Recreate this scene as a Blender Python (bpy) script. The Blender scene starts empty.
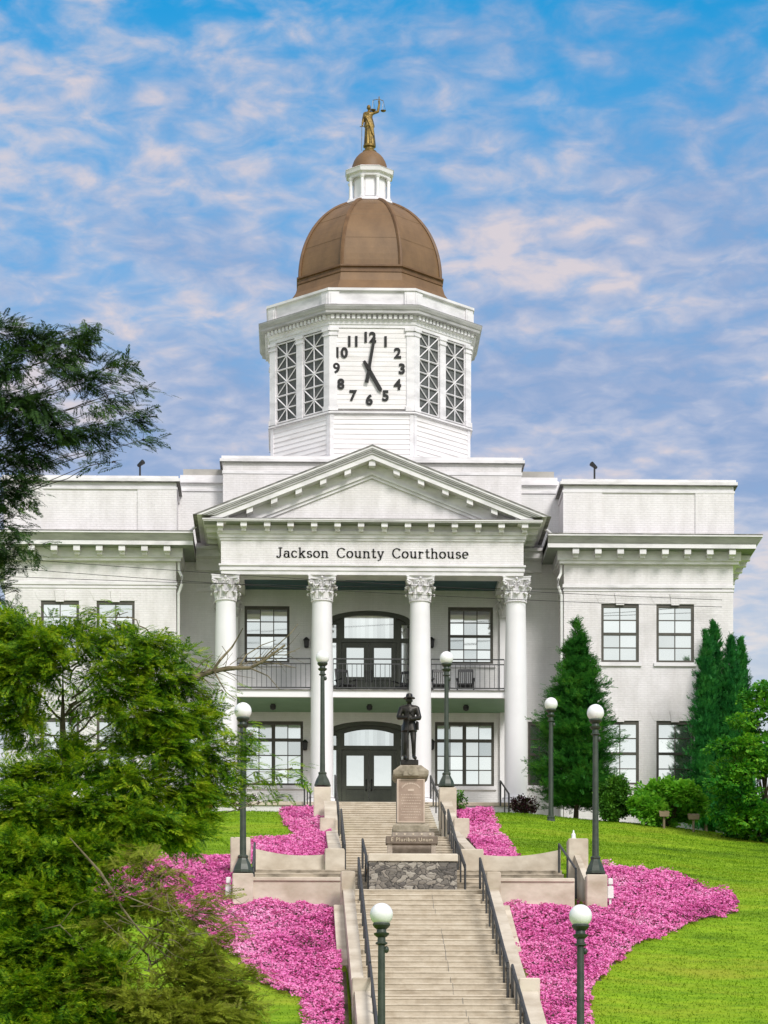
import bpy, math, random
import numpy as np
from mathutils import Vector, Matrix

random.seed(7)
rng = np.random.default_rng(11)
SC = bpy.context.scene
COL = SC.collection
R = math.radians

# ------------------------------------------------------------------ camera geometry
# world axes follow the courthouse: X along the facade, Y into the hill, Z up; eye at the origin
F, CX, HY = 3000.0, 384.0, 1250.0
PHI = math.atan(84 / 3000.0)
SP, CP = math.sin(PHI), math.cos(PHI)

def X_at(px, Y):
    a = (px - CX) / F
    return Y * (SP + a * CP) / (CP - a * SP)

def Z_at(px, py, Y):
    return (HY - py) * (X_at(px, Y) * SP + Y * CP) / F

def at(px, py, Y):
    return (X_at(px, Y), Y, Z_at(px, py, Y))

def project(X, Y, Z):
    yc = X * SP + Y * CP
    return CX + F * (X * CP - Y * SP) / yc, HY - F * Z / yc

# ------------------------------------------------------------------ mesh builder
class MB:
    def __init__(s):
        s.v, s.f = [], []

    def add(s, vs, fs):
        n = len(s.v)
        s.v += [tuple(p) for p in vs]
        s.f += [tuple(i + n for i in f) for f in fs]
        return s

    def quad(s, a, b, c, d):
        return s.add([a, b, c, d], [(0, 1, 2, 3)])

    def box(s, x0, x1, y0, y1, z0, z1):
        return s.add([(x0, y0, z0), (x1, y0, z0), (x1, y1, z0), (x0, y1, z0), (x0, y0, z1), (x1, y0, z1), (x1, y1, z1), (x0, y1, z1)],
                     [(0, 3, 2, 1), (4, 5, 6, 7), (0, 1, 5, 4), (1, 2, 6, 5), (2, 3, 7, 6), (3, 0, 4, 7)])

    def bbox(s, x0, x1, y0, y1, z0, z1, b=.02):
        """box with chamfered vertical and top edges"""
        def ring(i, z):
            return [(x0 + i + b, y0 + i, z), (x1 - i - b, y0 + i, z), (x1 - i, y0 + i + b, z), (x1 - i, y1 - i - b, z),
                    (x1 - i - b, y1 - i, z), (x0 + i + b, y1 - i, z), (x0 + i, y1 - i - b, z), (x0 + i, y0 + i + b, z)]
        return s.loft([ring(0, z0), ring(0, z1 - b), ring(b, z1)], caps=True)

    def loft(s, rings, caps=False, closed=True):
        n = len(rings[0]); vs = [p for r in rings for p in r]; fs = []
        for k in range(len(rings) - 1):
            for i in range(n if closed else n - 1):
                j = (i + 1) % n
                fs.append((k * n + i, k * n + j, (k + 1) * n + j, (k + 1) * n + i))
        if caps:
            fs.append(tuple(reversed(range(n)))); fs.append(tuple(range((len(rings) - 1) * n, len(rings) * n)))
        return s.add(vs, fs)

    def prism_y(s, poly, y0, y1):
        """polygon in x,z pushed from y0 to y1"""
        return s.loft([[(x, y0, z) for x, z in poly], [(x, y1, z) for x, z in poly]], caps=True)

    def prism_x(s, poly, x0, x1):
        """polygon in y,z pushed from x0 to x1"""
        return s.loft([[(x0, y, z) for y, z in poly], [(x1, y, z) for y, z in poly]], caps=True)

    def prism_z(s, poly, z0, z1):
        return s.loft([[(x, y, z0) for x, y in poly], [(x, y, z1) for x, y in poly]], caps=True)

    def tube(s, pts, r, n=8, caps=True):
        pts = [Vector(p) for p in pts]; rs = r if isinstance(r, (list, tuple)) else [r] * len(pts)
        rings = []; up = Vector((0, 0, 1))
        for i, p in enumerate(pts):
            d = (pts[min(i + 1, len(pts) - 1)] - pts[max(i - 1, 0)])
            d = d.normalized() if d.length > 1e-9 else Vector((0, 0, 1))
            a = d.cross(up)
            if a.length < 1e-3: a = d.cross(Vector((0, 1, 0)))
            a.normalize(); b = d.cross(a)
            rings.append([p + (a * math.cos(t) + b * math.sin(t)) * rs[i] for t in [2 * math.pi * k / n for k in range(n)]])
        return s.loft(rings, caps=caps)

    def lathe(s, prof, c=(0, 0, 0), n=24, caps=True):
        rings = [[(c[0] + r * math.cos(2 * math.pi * k / n), c[1] + r * math.sin(2 * math.pi * k / n), c[2] + z) for k in range(n)] for r, z in prof]
        return s.loft(rings, caps=caps)

    def ball(s, c, r, n=24, m=14, squash=1.0):
        prof = [(r * math.sin(math.pi * k / m) + 1e-4, -r * squash * math.cos(math.pi * k / m)) for k in range(m + 1)]
        return s.lathe(prof, c, n)

    def xform(s, M):
        s.v = [tuple(M @ Vector(p)) for p in s.v]
        return s

    def mesh(s, name, mat, smooth=False, off=(0, 0, 0)):
        me = bpy.data.meshes.new(name)
        me.from_pydata([(x - off[0], y - off[1], z - off[2]) for x, y, z in s.v], [], s.f)
        import bmesh
        bm = bmesh.new(); bm.from_mesh(me)
        bmesh.ops.recalc_face_normals(bm, faces=bm.faces); bm.to_mesh(me); bm.free()
        if mat: me.materials.append(mat)
        if smooth:
            me.polygons.foreach_set('use_smooth', [True] * len(me.polygons))
            try: me.set_sharp_from_angle(angle=R(38))
            except Exception: pass
        me.update()
        return me

    def build(s, name, mat, parent=None, smooth=False):
        off = root_of(parent)
        return link(name, s.mesh(name, mat, smooth, off), parent)

def root_of(o):
    if o is None: return (0, 0, 0)
    while o.parent is not None: o = o.parent
    return o.location[:]

def link(name, data, parent=None):
    o = bpy.data.objects.new(name, data); COL.objects.link(o)
    if parent is not None: o.parent = parent
    return o

def tag(o, label=None, cat=None, group=None, kind=None):
    if label: o['label'] = label
    if cat: o['category'] = cat
    if group: o['group'] = group
    if kind: o['kind'] = kind
    return o

def thing(name, label, cat, loc=(0, 0, 0), group=None):
    o = link(name, None); o.location = loc; o.empty_display_size = .3
    return tag(o, label, cat, group)

def copy_tree(o, parent=None):
    c = o.copy(); COL.objects.link(c); c.parent = parent
    for ch in list(o.children): copy_tree(ch, c)
    return c

def np_mesh(name, verts, nper, mat, parent=None, off=None):
    """mesh of loose faces, nper corners each"""
    off = np.array(root_of(parent) if off is None else off)
    v = (verts - off).astype(np.float32); n = len(v); nf = n // nper
    me = bpy.data.meshes.new(name)
    me.vertices.add(n); me.vertices.foreach_set('co', v.ravel())
    me.loops.add(n); me.loops.foreach_set('vertex_index', np.arange(n, dtype=np.int32))
    me.polygons.add(nf); me.polygons.foreach_set('loop_start', np.arange(0, n, nper, dtype=np.int32))
    me.polygons.foreach_set('loop_total', np.full(nf, nper, dtype=np.int32))
    me.update(calc_edges=True); me.validate()
    me.materials.append(mat)
    return link(name, me, parent)

def evaluated(o):
    dg = bpy.context.evaluated_depsgraph_get(); dg.update()
    return bpy.data.meshes.new_from_object(o.evaluated_get(dg))

def text_mesh(body, size, extrude, offset=0.0, align='CENTER', spacing=1.0):
    cu = bpy.data.curves.new('tmp', 'FONT'); cu.body = body; cu.size = size; cu.extrude = extrude; cu.offset = offset
    cu.align_x = align; cu.align_y = 'CENTER'; cu.space_character = spacing; cu.resolution_u = 4
    o = link('tmp', cu); me = evaluated(o)
    bpy.data.objects.remove(o); bpy.data.curves.remove(cu)
    return me

def grow_mesh(joints, edges, voxel, extra=None, smooth_it=1):
    """joints {name:(x,y,z,r or (rx,ry))}: tapered limbs between joints, fused by a voxel remesh into one continuous surface"""
    mb = MB(); g = lambda r: r if isinstance(r, tuple) else (r, r)
    def oval(c, rx, ry, up, n=16):
        up = Vector(up).normalized(); a = Vector((1, 0, 0)); a = a - up * a.dot(up)
        a = a.normalized() if a.length > .2 else Vector((0, 1, 0)).cross(up).normalized(); b = up.cross(a)
        return [Vector(c) + a * rx * math.cos(t) + b * ry * math.sin(t) for t in [2 * math.pi * k / n for k in range(n)]]
    for p, q in edges:
        P, Q = Vector(joints[p][:3]), Vector(joints[q][:3]); r, s_ = g(joints[p][3]), g(joints[q][3]); d = Q - P; rings = []
        for t in (-.12, 0, .33, .66, 1, 1.12):
            e = max(0, abs(t - .5) - .5); tt = min(max(t, 0), 1); k = .55 if e else 1
            c = P + d * tt + d.normalized() * ((-.6 * min(r)) if t < 0 else (.6 * min(s_)) if t > 1 else 0)
            rings.append(oval(c, (r[0] + (s_[0] - r[0]) * tt) * k, (r[1] + (s_[1] - r[1]) * tt) * k, d))
        mb.loft(rings, caps=True)
    for e in (extra or []): mb.add(e.v, e.f)
    o = link('tmp', mb.mesh('tmp', None))
    r = o.modifiers.new('r', 'REMESH'); r.mode = 'VOXEL'; r.voxel_size = voxel; r.use_smooth_shade = True
    if smooth_it:
        q = o.modifiers.new('q', 'SMOOTH'); q.iterations = smooth_it; q.factor = .5
    out = evaluated(o); bpy.data.objects.remove(o)
    return out

# ------------------------------------------------------------------ materials
def new_mat(name):
    m = bpy.data.materials.new(name); m.use_nodes = True
    return m, m.node_tree, m.node_tree.nodes['Principled BSDF']

def nd(nt, typ, **kw):
    n = nt.nodes.new(typ)
    for k, v in kw.items():
        if k in n.inputs.keys(): n.inputs[k].default_value = v
        else: setattr(n, k, v)
    return n

def ramp(nt, fac, stops):
    n = nt.nodes.new('ShaderNodeValToRGB'); e = n.color_ramp.elements
    while len(e) < len(stops): e.new(.5)
    for i, (p, c) in enumerate(stops):
        e[i].position = p; e[i].color = (*c, 1) if len(c) == 3 else c
    nt.links.new(fac, n.inputs[0])
    return n.outputs[0]

def pos_scaled(nt, sx, sy, sz):
    g = nd(nt, 'ShaderNodeNewGeometry'); v = nd(nt, 'ShaderNodeVectorMath', operation='MULTIPLY')
    v.inputs[1].default_value = (sx, sy, sz); nt.links.new(g.outputs['Position'], v.inputs[0])
    return v.outputs[0]

def noise(nt, vec, scale, detail=5, rough=.6):
    n = nd(nt, 'ShaderNodeTexNoise', Scale=scale, Detail=detail, Roughness=rough); nt.links.new(vec, n.inputs['Vector'])
    return n.outputs['Fac']

def mixc(nt, fac, a, b, typ='MIX'):
    n = nd(nt, 'ShaderNodeMix', data_type='RGBA', blend_type=typ)
    for s, v in ((n.inputs['Factor'], fac), (n.inputs['A'] if False else n.inputs[6], a), (n.inputs[7], b)):
        if hasattr(v, 'links') or hasattr(v, 'is_linked'): nt.links.new(v, s)
        else: s.default_value = v if isinstance(v, (int, float)) else (*v, 1)
    return n.outputs[2]

def mottled(name, c1, c2, scale=2.0, rough=.8, bump=0.0, stretch=(1, 1, 1), lo=.35, hi=.65, metallic=0, detail=6, c3=None):
    m, nt, b = new_mat(name)
    v = pos_scaled(nt, *stretch); f = noise(nt, v, scale, detail)
    stops = [(lo, c1), (hi, c2)] if c3 is None else [(lo, c1), ((lo + hi) / 2, c2), (hi, c3)]
    nt.links.new(ramp(nt, f, stops), b.inputs['Base Color'])
    b.inputs['Roughness'].default_value = rough; b.inputs['Metallic'].default_value = metallic
    if bump:
        f2 = noise(nt, v, scale * 6, 4); bp = nd(nt, 'ShaderNodeBump', Strength=bump, Distance=.02)
        nt.links.new(f2, bp.inputs['Height']); nt.links.new(bp.outputs[0], b.inputs['Normal'])
    return m

def brick_mat(name, base, joint, dirt):
    m, nt, b = new_mat(name)
    g = nd(nt, 'ShaderNodeNewGeometry'); sx = nd(nt, 'ShaderNodeSeparateXYZ'); nt.links.new(g.outputs['Position'], sx.inputs[0])
    ad = nd(nt, 'ShaderNodeMath', operation='ADD'); nt.links.new(sx.outputs[0], ad.inputs[0]); nt.links.new(sx.outputs[1], ad.inputs[1])
    cb = nd(nt, 'ShaderNodeCombineXYZ'); nt.links.new(ad.outputs[0], cb.inputs[0]); nt.links.new(sx.outputs[2], cb.inputs[1])
    br = nd(nt, 'ShaderNodeTexBrick'); br.inputs['Scale'].default_value = 1
    for k, v in (('Mortar Size', .011), ('Brick Width', .27), ('Row Height', .09), ('Mortar Smooth', .3), ('Bias', 0)): br.inputs[k].default_value = v
    br.inputs['Color1'].default_value = (*base, 1); br.inputs['Color2'].default_value = (*[c * .95 for c in base], 1); br.inputs['Mortar'].default_value = (*joint, 1)
    nt.links.new(cb.outputs[0], br.inputs['Vector'])
    # rain streaks and grime on old paint
    v = pos_scaled(nt, 1.2, 1.2, .35); st = noise(nt, v, 1.3, 8, .7)
    c = mixc(nt, ramp(nt, st, [(.40, (0, 0, 0)), (.72, (.6, .6, .6))]), br.outputs['Color'], dirt)
    v2 = pos_scaled(nt, 1, 1, 3); sp = noise(nt, v2, 2.5, 8, .75)
    c = mixc(nt, ramp(nt, sp, [(.62, (0, 0, 0)), (.72, (.75, .75, .75))]), c, [d * .75 for d in dirt])
    nt.links.new(c, b.inputs['Base Color']); b.inputs['Roughness'].default_value = .62
    bp = nd(nt, 'ShaderNodeBump', Strength=.6, Distance=.011); bp.invert = True
    nt.links.new(br.outputs['Fac'], bp.inputs['Height']); nt.links.new(bp.outputs[0], b.inputs['Normal'])
    return m

def leaf_mat(name, cols, trans=.25, rough=.6, clump=None):
    """cols: ramp of leaf greens picked per leaf; clump scale mixes whole sprays between the two ends"""
    m, nt, b = new_mat(name)
    g = nd(nt, 'ShaderNodeNewGeometry')
    f = g.outputs['Random Per Island']
    if clump:
        n = noise(nt, pos_scaled(nt, 1, 1, 1), clump, 2)
        a = nd(nt, 'ShaderNodeMath', operation='MULTIPLY'); a.inputs[1].default_value = .45; nt.links.new(f, a.inputs[0])
        q = nd(nt, 'ShaderNodeMapRange'); q.inputs[1].default_value = .3; q.inputs[2].default_value = .7; q.inputs[3].default_value = 0; q.inputs[4].default_value = .55
        nt.links.new(n, q.inputs[0])
        s = nd(nt, 'ShaderNodeMath', operation='ADD'); nt.links.new(a.outputs[0], s.inputs[0]); nt.links.new(q.outputs[0], s.inputs[1]); f = s.outputs[0]
    c = ramp(nt, f, [(i / (len(cols) - 1), k) for i, k in enumerate(cols)])
    nt.links.new(c, b.inputs['Base Color']); b.inputs['Roughness'].default_value = rough; b.inputs['Specular IOR Level'].default_value = .25
    if trans:
        t = nd(nt, 'ShaderNodeBsdfTranslucent'); nt.links.new(c, t.inputs[0])
        mx = nd(nt, 'ShaderNodeMixShader'); mx.inputs[0].default_value = trans
        nt.links.new(b.outputs[0], mx.inputs[1]); nt.links.new(t.outputs[0], mx.inputs[2])
        nt.links.new(mx.outputs[0], nt.nodes['Material Output'].inputs['Surface'])
    return m

M = {}
M['brick'] = brick_mat('painted_brick', (.79, .76, .77), (.715, .69, .695), (.50, .475, .455))
M['porch_brick'] = brick_mat('porch_painted_brick', (.76, .745, .745), (.70, .685, .68), (.56, .56, .54))
M['trim'] = mottled('white_trim_paint', (.56, .545, .555), (.75, .73, .745), 1.1, .55, 0, (1, 1, 2.5), .3, .55)
M['column_paint'] = mottled('column_paint', (.76, .75, .765), (.81, .80, .815), .8, .5)
M['crown'] = mottled('mottled_grey_crown', (.27, .265, .262), (.44, .43, .43), 1.6, .65, 0, (.6, .6, 3), .3, .6)  # mottled grey, darker than the trim, for crown mouldings
M['eave'] = mottled('green_grey_eave_shade', (.20, .225, .19), (.29, .31, .275), 1.5, .7)  # cornice underside shade put into the colour, as a darker green-grey
M['siding'] = mottled('siding_paint', (.67, .64, .63), (.785, .76, .76), 1.5, .6, 0, (.5, .5, 3), .3, .55)
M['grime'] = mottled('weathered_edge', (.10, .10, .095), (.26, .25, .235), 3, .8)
M['dome'] = mottled('brown_dome_coating', (.125, .070, .031), (.20, .114, .050), 1.1, .58, .2, (1, 1, .6), .28, .66)
M['rib'] = mottled('brown_rib', (.11, .055, .02), (.17, .09, .036), 2, .55)
M['frame'] = mottled('dark_bronze_frame', (.050, .045, .032), (.075, .068, .050), 3, .45)
M['door'] = mottled('olive_black_door', (.036, .041, .024), (.052, .058, .036), 3, .4)
M['iron'] = mottled('dark_iron', (.022, .023, .023), (.045, .046, .046), 4, .5)
M['lamp_green'] = mottled('lamp_green_paint', (.024, .036, .024), (.046, .060, .042), 5, .45)
M['concrete'] = mottled('old_concrete', (.40, .335, .25), (.64, .575, .47), .9, .9, .3, (1, 1, 1.6), .3, .62, c3=None)
M['roof'] = mottled('roof_membrane', (.3, .29, .27), (.42, .40, .37), 1, .9)
M['ceiling'] = mottled('haint_blue_ceiling', (.045, .10, .13), (.06, .13, .16), 1, .6)
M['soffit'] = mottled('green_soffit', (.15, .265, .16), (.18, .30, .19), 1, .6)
M['bark'] = mottled('bark', (.045, .032, .02), (.11, .085, .055), 6, .95, .6, (1, 1, .3))
M['pale_bark'] = mottled('lichen_bark', (.10, .085, .045), (.26, .22, .13), 7, .95, .5)
M['bronze'] = mottled('dark_bronze_statue', (.016, .015, .013), (.038, .034, .028), 5, .42, .1, metallic=.6)
M['gold'] = mottled('weathered_gilding', (.09, .058, .016), (.30, .20, .052), 6, .42, .2, metallic=.55)
M['tan_paint'] = mottled('tan_fixture', (.20, .15, .09), (.22, .17, .10), 4, .7)
M['black'] = mottled('black_paint', (.010, .010, .011), (.018, .018, .019), 4, .45)
M['louvre'] = mottled('dark_louvre_paint', (.07, .075, .075), (.12, .125, .123), 5, .7)
M['number'] = mottled('matt_black', (.008, .008, .008), (.012, .012, .012), 4, .7)
M['terracotta'] = mottled('terracotta', (.38, .13, .03), (.45, .17, .05), 4, .8)
M['white_pvc'] = mottled('white_metal', (.72, .71, .70), (.80, .80, .79), 3, .4)

def pane_mat(name, tint):
    m, nt, b = new_mat(name)
    n = noise(nt, pos_scaled(nt, 1, 1, 1), .9, 2)
    bp = nd(nt, 'ShaderNodeBump', Strength=.035, Distance=.02); nt.links.new(n, bp.inputs['Height'])
    g = nd(nt, 'ShaderNodeNewGeometry'); nt.links.new(ramp(nt, g.outputs['Random Per Island'], [(0, [c * .74 for c in tint]), (1, tint)]), b.inputs['Base Color']); b.inputs['Metallic'].default_value = .92
    b.inputs['Roughness'].default_value = .05; nt.links.new(bp.outputs[0], b.inputs['Normal'])
    return m
M['pane'] = pane_mat('reflective_window_glass', (.86, .885, .87))
m, nt, b = new_mat('opal_globe'); b.inputs['Base Color'].default_value = (.86, .86, .87, 1); b.inputs['Roughness'].default_value = .22
b.inputs['Subsurface Weight'].default_value = .15; b.inputs['Subsurface Radius'].default_value = (.1, .1, .1)
M['opal'] = m

# stair concrete: streaked, stained, treads worn
m, nt, b = new_mat('stair_concrete')
v = pos_scaled(nt, 1.5, 1, 4.0); a = noise(nt, v, 1.1, 8, .75); v2 = pos_scaled(nt, 2.2, 1.2, .8); s = noise(nt, v2, 1.3, 7, .7)
c = ramp(nt, a, [(.3, (.34, .285, .21)), (.52, (.51, .445, .345)), (.70, (.61, .55, .45))])
c = mixc(nt, ramp(nt, s, [(.5, (0, 0, 0)), (.72, (.6, .6, .6))]), c, (.36, .29, .20))
nt.links.new(c, b.inputs['Base Color']); b.inputs['Roughness'].default_value = .9
bp = nd(nt, 'ShaderNodeBump', Strength=.3, Distance=.02); nt.links.new(noise(nt, pos_scaled(nt, 1, 1, 1), 12, 4), bp.inputs['Height']); nt.links.new(bp.outputs[0], b.inputs['Normal'])
M['stair'] = m

# rubble stone
m, nt, b = new_mat('rubble_stone')
v = pos_scaled(nt, 1, 1, 1.5)
w = nd(nt, 'ShaderNodeTexNoise', Scale=3.0, Detail=3); nt.links.new(v, w.inputs['Vector'])
vm = nd(nt, 'ShaderNodeVectorMath', operation='MULTIPLY_ADD'); vm.inputs[1].default_value = (.5, .5, .5); nt.links.new(w.outputs['Color'], vm.inputs[0]); nt.links.new(v, vm.inputs[2])
vo = nd(nt, 'ShaderNodeTexVoronoi', Scale=4.6, Randomness=1); nt.links.new(vm.outputs[0], vo.inputs['Vector'])
ve = nd(nt, 'ShaderNodeTexVoronoi', Scale=4.6, feature='DISTANCE_TO_EDGE'); nt.links.new(vm.outputs[0], ve.inputs['Vector'])
sp = nd(nt, 'ShaderNodeSeparateColor'); nt.links.new(vo.outputs['Color'], sp.inputs[0])
c = ramp(nt, sp.outputs[0], [(.1, (.05, .048, .045)), (.35, (.17, .155, .13)), (.6, (.33, .29, .24)), (.85, (.50, .46, .39))])
c = mixc(nt, noise(nt, v, 14, 4), c, (.18, .16, .14)); c = mixc(nt, ramp(nt, ve.outputs[0], [(.015, (1, 1, 1)), (.07, (0, 0, 0))]), c, (.035, .033, .03))
nt.links.new(c, b.inputs['Base Color']); b.inputs['Roughness'].default_value = .85
bp = nd(nt, 'ShaderNodeBump', Strength=.8, Distance=.05); nt.links.new(ve.outputs[0], bp.inputs['Height']); nt.links.new(bp.outputs[0], b.inputs['Normal'])
M['rubble'] = m
M['stained'] = mottled('stained_step_concrete', (.15, .125, .09), (.50, .43, .33), 1.4, .9, .2, (1, 1, 2), .34, .6)
M['asphalt'] = mottled('asphalt', (.045, .045, .046), (.075, .074, .072), 3, .9, .3)
M['granite'] = mottled('warm_granite', (.27, .22, .175), (.40, .34, .275), 6, .75, .2)
M['bench'] = mottled('brown_bench_stone', (.13, .10, .075), (.20, .155, .12), 5, .8, .2)
M['plaque'] = mottled('pink_granite_plaque', (.29, .205, .155), (.38, .28, .215), 3, .6, .1)
M['cap_stone'] = mottled('rough_cap_stone', (.20, .17, .12), (.38, .33, .25), 4, .9, .7)
M['letter_gold'] = mottled('pale_letter', (.55, .46, .34), (.62, .53, .40), 3, .6)
M['relief'] = mottled('worn_relief', (.50, .39, .31), (.57, .46, .37), 3, .7)

# lawn soil/grass and bed soil
def lawn_mat(name='lawn', blades=False):
    m, nt, b = new_mat(name)
    v = pos_scaled(nt, 1, 1, 1)
    big = noise(nt, pos_scaled(nt, .35, 1.0, 1), .42, 5, .65); mid = noise(nt, pos_scaled(nt, .7, 2.4, 1), 1.3, 7, .72)
    c = ramp(nt, mid, [(.28, (.09, .20, .010)), (.5, (.19, .33, .014)), (.70, (.29, .44, .022))])
    c = mixc(nt, ramp(nt, big, [(.52, (0, 0, 0)), (.72, (.6, .6, .6))]), c, (.31, .30, .035))
    c = mixc(nt, ramp(nt, big, [(.30, (.85, .85, .85)), (.50, (0, 0, 0))]), c, (.055, .125, .008))
    if blades:
        g = nd(nt, 'ShaderNodeNewGeometry'); h = nd(nt, 'ShaderNodeHueSaturation'); mr = nd(nt, 'ShaderNodeMapRange'); mr.inputs[3].default_value = .92; mr.inputs[4].default_value = 1.2
        nt.links.new(g.outputs['Random Per Island'], mr.inputs[0]); nt.links.new(mr.outputs[0], h.inputs['Value']); nt.links.new(c, h.inputs['Color']); c = h.outputs[0]
        t = nd(nt, 'ShaderNodeBsdfTranslucent'); nt.links.new(c, t.inputs[0]); mx = nd(nt, 'ShaderNodeMixShader'); mx.inputs[0].default_value = .4
        nt.links.new(c, b.inputs['Base Color']); b.inputs['Roughness'].default_value = .9; b.inputs['Specular IOR Level'].default_value = .1
        nt.links.new(b.outputs[0], mx.inputs[1]); nt.links.new(t.outputs[0], mx.inputs[2]); nt.links.new(mx.outputs[0], nt.nodes['Material Output'].inputs['Surface']); return m
    nt.links.new(c, b.inputs['Base Color']); b.inputs['Roughness'].default_value = .95; b.inputs['Specular IOR Level'].default_value = .1
    bp = nd(nt, 'ShaderNodeBump', Strength=.7, Distance=.06); nt.links.new(noise(nt, v, 9, 4), bp.inputs['Height']); nt.links.new(bp.outputs[0], b.inputs['Normal'])
    return m
M['lawn'] = lawn_mat()
M['soil'] = mottled('bed_soil', (.07, .05, .03), (.13, .10, .06), 4, .95, .4)
M['grass'] = lawn_mat('grass_blades', True)
M['phlox'] = leaf_mat('phlox_petals', [(.13, .10, .05), (.56, .08, .31), (.78, .17, .46), (.84, .25, .54), (.86, .34, .60), (.90, .54, .72)], .15, .7, clump=.45)
# ================================================================== courthouse
YC, YE, YB, YW, YA, YTF = 120.0, 119.45, 123.4, 121.2, 122.6, 124.5
X0 = X_at(371, YC)
ZF = Z_at(371, 802, 118.6)                       # porch floor
def zc(y): return Z_at(371, y, YC)
def ze(y): return Z_at(371, y, YE)
def zb(y): return Z_at(371, y, YB)
def zw(y): return Z_at(640, y, YW)

court = thing('courthouse', 'white painted brick courthouse with columned portico, clock tower and brown dome', 'courthouse', (X0, YB, ZF))

def wall_open(mb, x0, x1, z0, z1, yf, ops, depth=.16):
    """front wall skin at yf with real recessed openings (x0,x1,z0,z1)"""
    xs = sorted({x0, x1, *[o[0] for o in ops], *[o[1] for o in ops]}); zs = sorted({z0, z1, *[o[2] for o in ops], *[o[3] for o in ops]})
    for a, b in zip(xs, xs[1:]):
        for c, d in zip(zs, zs[1:]):
            mx, mz = (a + b) / 2, (c + d) / 2
            if any(o[0] < mx < o[1] and o[2] < mz < o[3] for o in ops): continue
            mb.quad((a, yf, c), (b, yf, c), (b, yf, d), (a, yf, d))
    for (a, b, c, d) in ops:
        y1 = yf + depth
        mb.quad((a, yf, c), (a, y1, c), (a, y1, d), (a, yf, d)); mb.quad((b, yf, c), (b, y1, c), (b, y1, d), (b, yf, d))
        mb.quad((a, yf, c), (b, yf, c), (b, y1, c), (a, y1, c)); mb.quad((a, yf, d), (b, yf, d), (b, y1, d), (a, y1, d))

def pane_quad(mb, x0, x1, z0, z1, y):
    t = random.uniform(-.008, .008); u = random.uniform(-.010, .010)
    w, h = x1 - x0, z1 - z0
    mb.quad((x0, y, z0), (x1, y + t * w, z0), (x1, y + t * w + u * h, z1), (x0, y + u * h, z1))

def window(x0, x1, z0, z1, yf, cols, rows, sill=True, head=False, transom=0):
    """double-hung window in a recessed opening"""
    y0 = yf + .05; fw = .105
    fr = MB(); pn = MB()
    fr.box(x0, x0 + fw, y0, yf + .17, z0, z1); fr.box(x1 - fw, x1, y0, yf + .17, z0, z1)
    fr.box(x0 + fw, x1 - fw, y0, yf + .17, z1 - fw * 1.25, z1); fr.box(x0 + fw, x1 - fw, y0, yf + .17, z0, z0 + fw)
    a, b, c, d = x0 + fw, x1 - fw, z0 + fw, z1 - fw * 1.25
    yp = yf + .125
    units = [(a, b, c, d)]
    if transom:                                    # paired casements with a transom row
        mx = (a + b) / 2; zt = d - (d - c) * transom
        fr.box(mx - .075, mx + .075, y0 + .01, yf + .17, c, d); fr.box(a, mx - .075, y0 + .012, yf + .17, zt - .06, zt + .06); fr.box(mx + .075, b, y0 + .012, yf + .17, zt - .06, zt + .06)
        units = [(a, mx - .075, c, zt - .06), (mx + .075, b, c, zt - .06), (a, mx - .075, zt + .06, d), (mx + .075, b, zt + .06, d)]
        grids = [(2, 3), (2, 3), (2, 1), (2, 1)]
    else:
        mz = (c + d) / 2
        fr.box(a, b, y0 + .015, yf + .17, mz - .05, mz + .05)
        units = [(a, b, c, mz - .05), (a, b, mz + .05, d)]; grids = [(cols, rows // 2)] * 2
    for (p, q, r, s), (nc, nr) in zip(units, grids):
        for i in range(1, nc):
            x = p + (q - p) * i / nc; fr.box(x - .019, x + .019, yp - .03, yp + .005, r, s)
        for k in range(1, nr):
            z = r + (s - r) * k / nr; fr.box(p, q, yp - .027, yp + .005, z - .019, z + .019)
        for i in range(nc):
            for k in range(nr):
                pane_quad(pn, p + (q - p) * i / nc, p + (q - p) * (i + 1) / nc, r + (s - r) * k / nr, r + (s - r) * (k + 1) / nr, yp)
    w = fr.build('window', M['frame'], court); pn.build('pane', M['pane'], w)
    if sill:
        MB().box(x0 - .1, x1 + .1, yf - .09, yf + .05, z0 - .15, z0).build('sill', M['trim'], w)
    if head:
        mb = MB(); m = (x0 + x1) / 2
        mb.prism_y([(m - .16, z1 - .05), (m + .16, z1 - .05), (m + .22, z1 + .42), (m - .22, z1 + .42)], yf - .035, yf + .04)
        for sg in (-1, 1):
            mb.prism_y([(m + sg * .85, z1 + .004), (m + sg * 1.02, z1 + .36), (m + sg * .24, z1 + .36), (m + sg * .18, z1 + .004)], yf - .012, yf + .01)
        mb.build('keystone', M['brick'], w)
    return w

# ---------------------------------------------------------------- heights
Z_BEAM, Z_CEIL = ze(575), ze(575) + .32
Z_SLAB0, Z_SLAB1 = Z_at(371, 697.5, 120.1), Z_at(371, 690, 120.1)
Z_EAVE = Z_at(640, 534.5, YW - 1.05)             # top of the main cornice
HI, HO = 7.84, 14.72                              # wing inner and outer edge from the axis
ZG = 13.5                                         # wall foot below grade
Z_PAR = zw(480)

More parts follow.
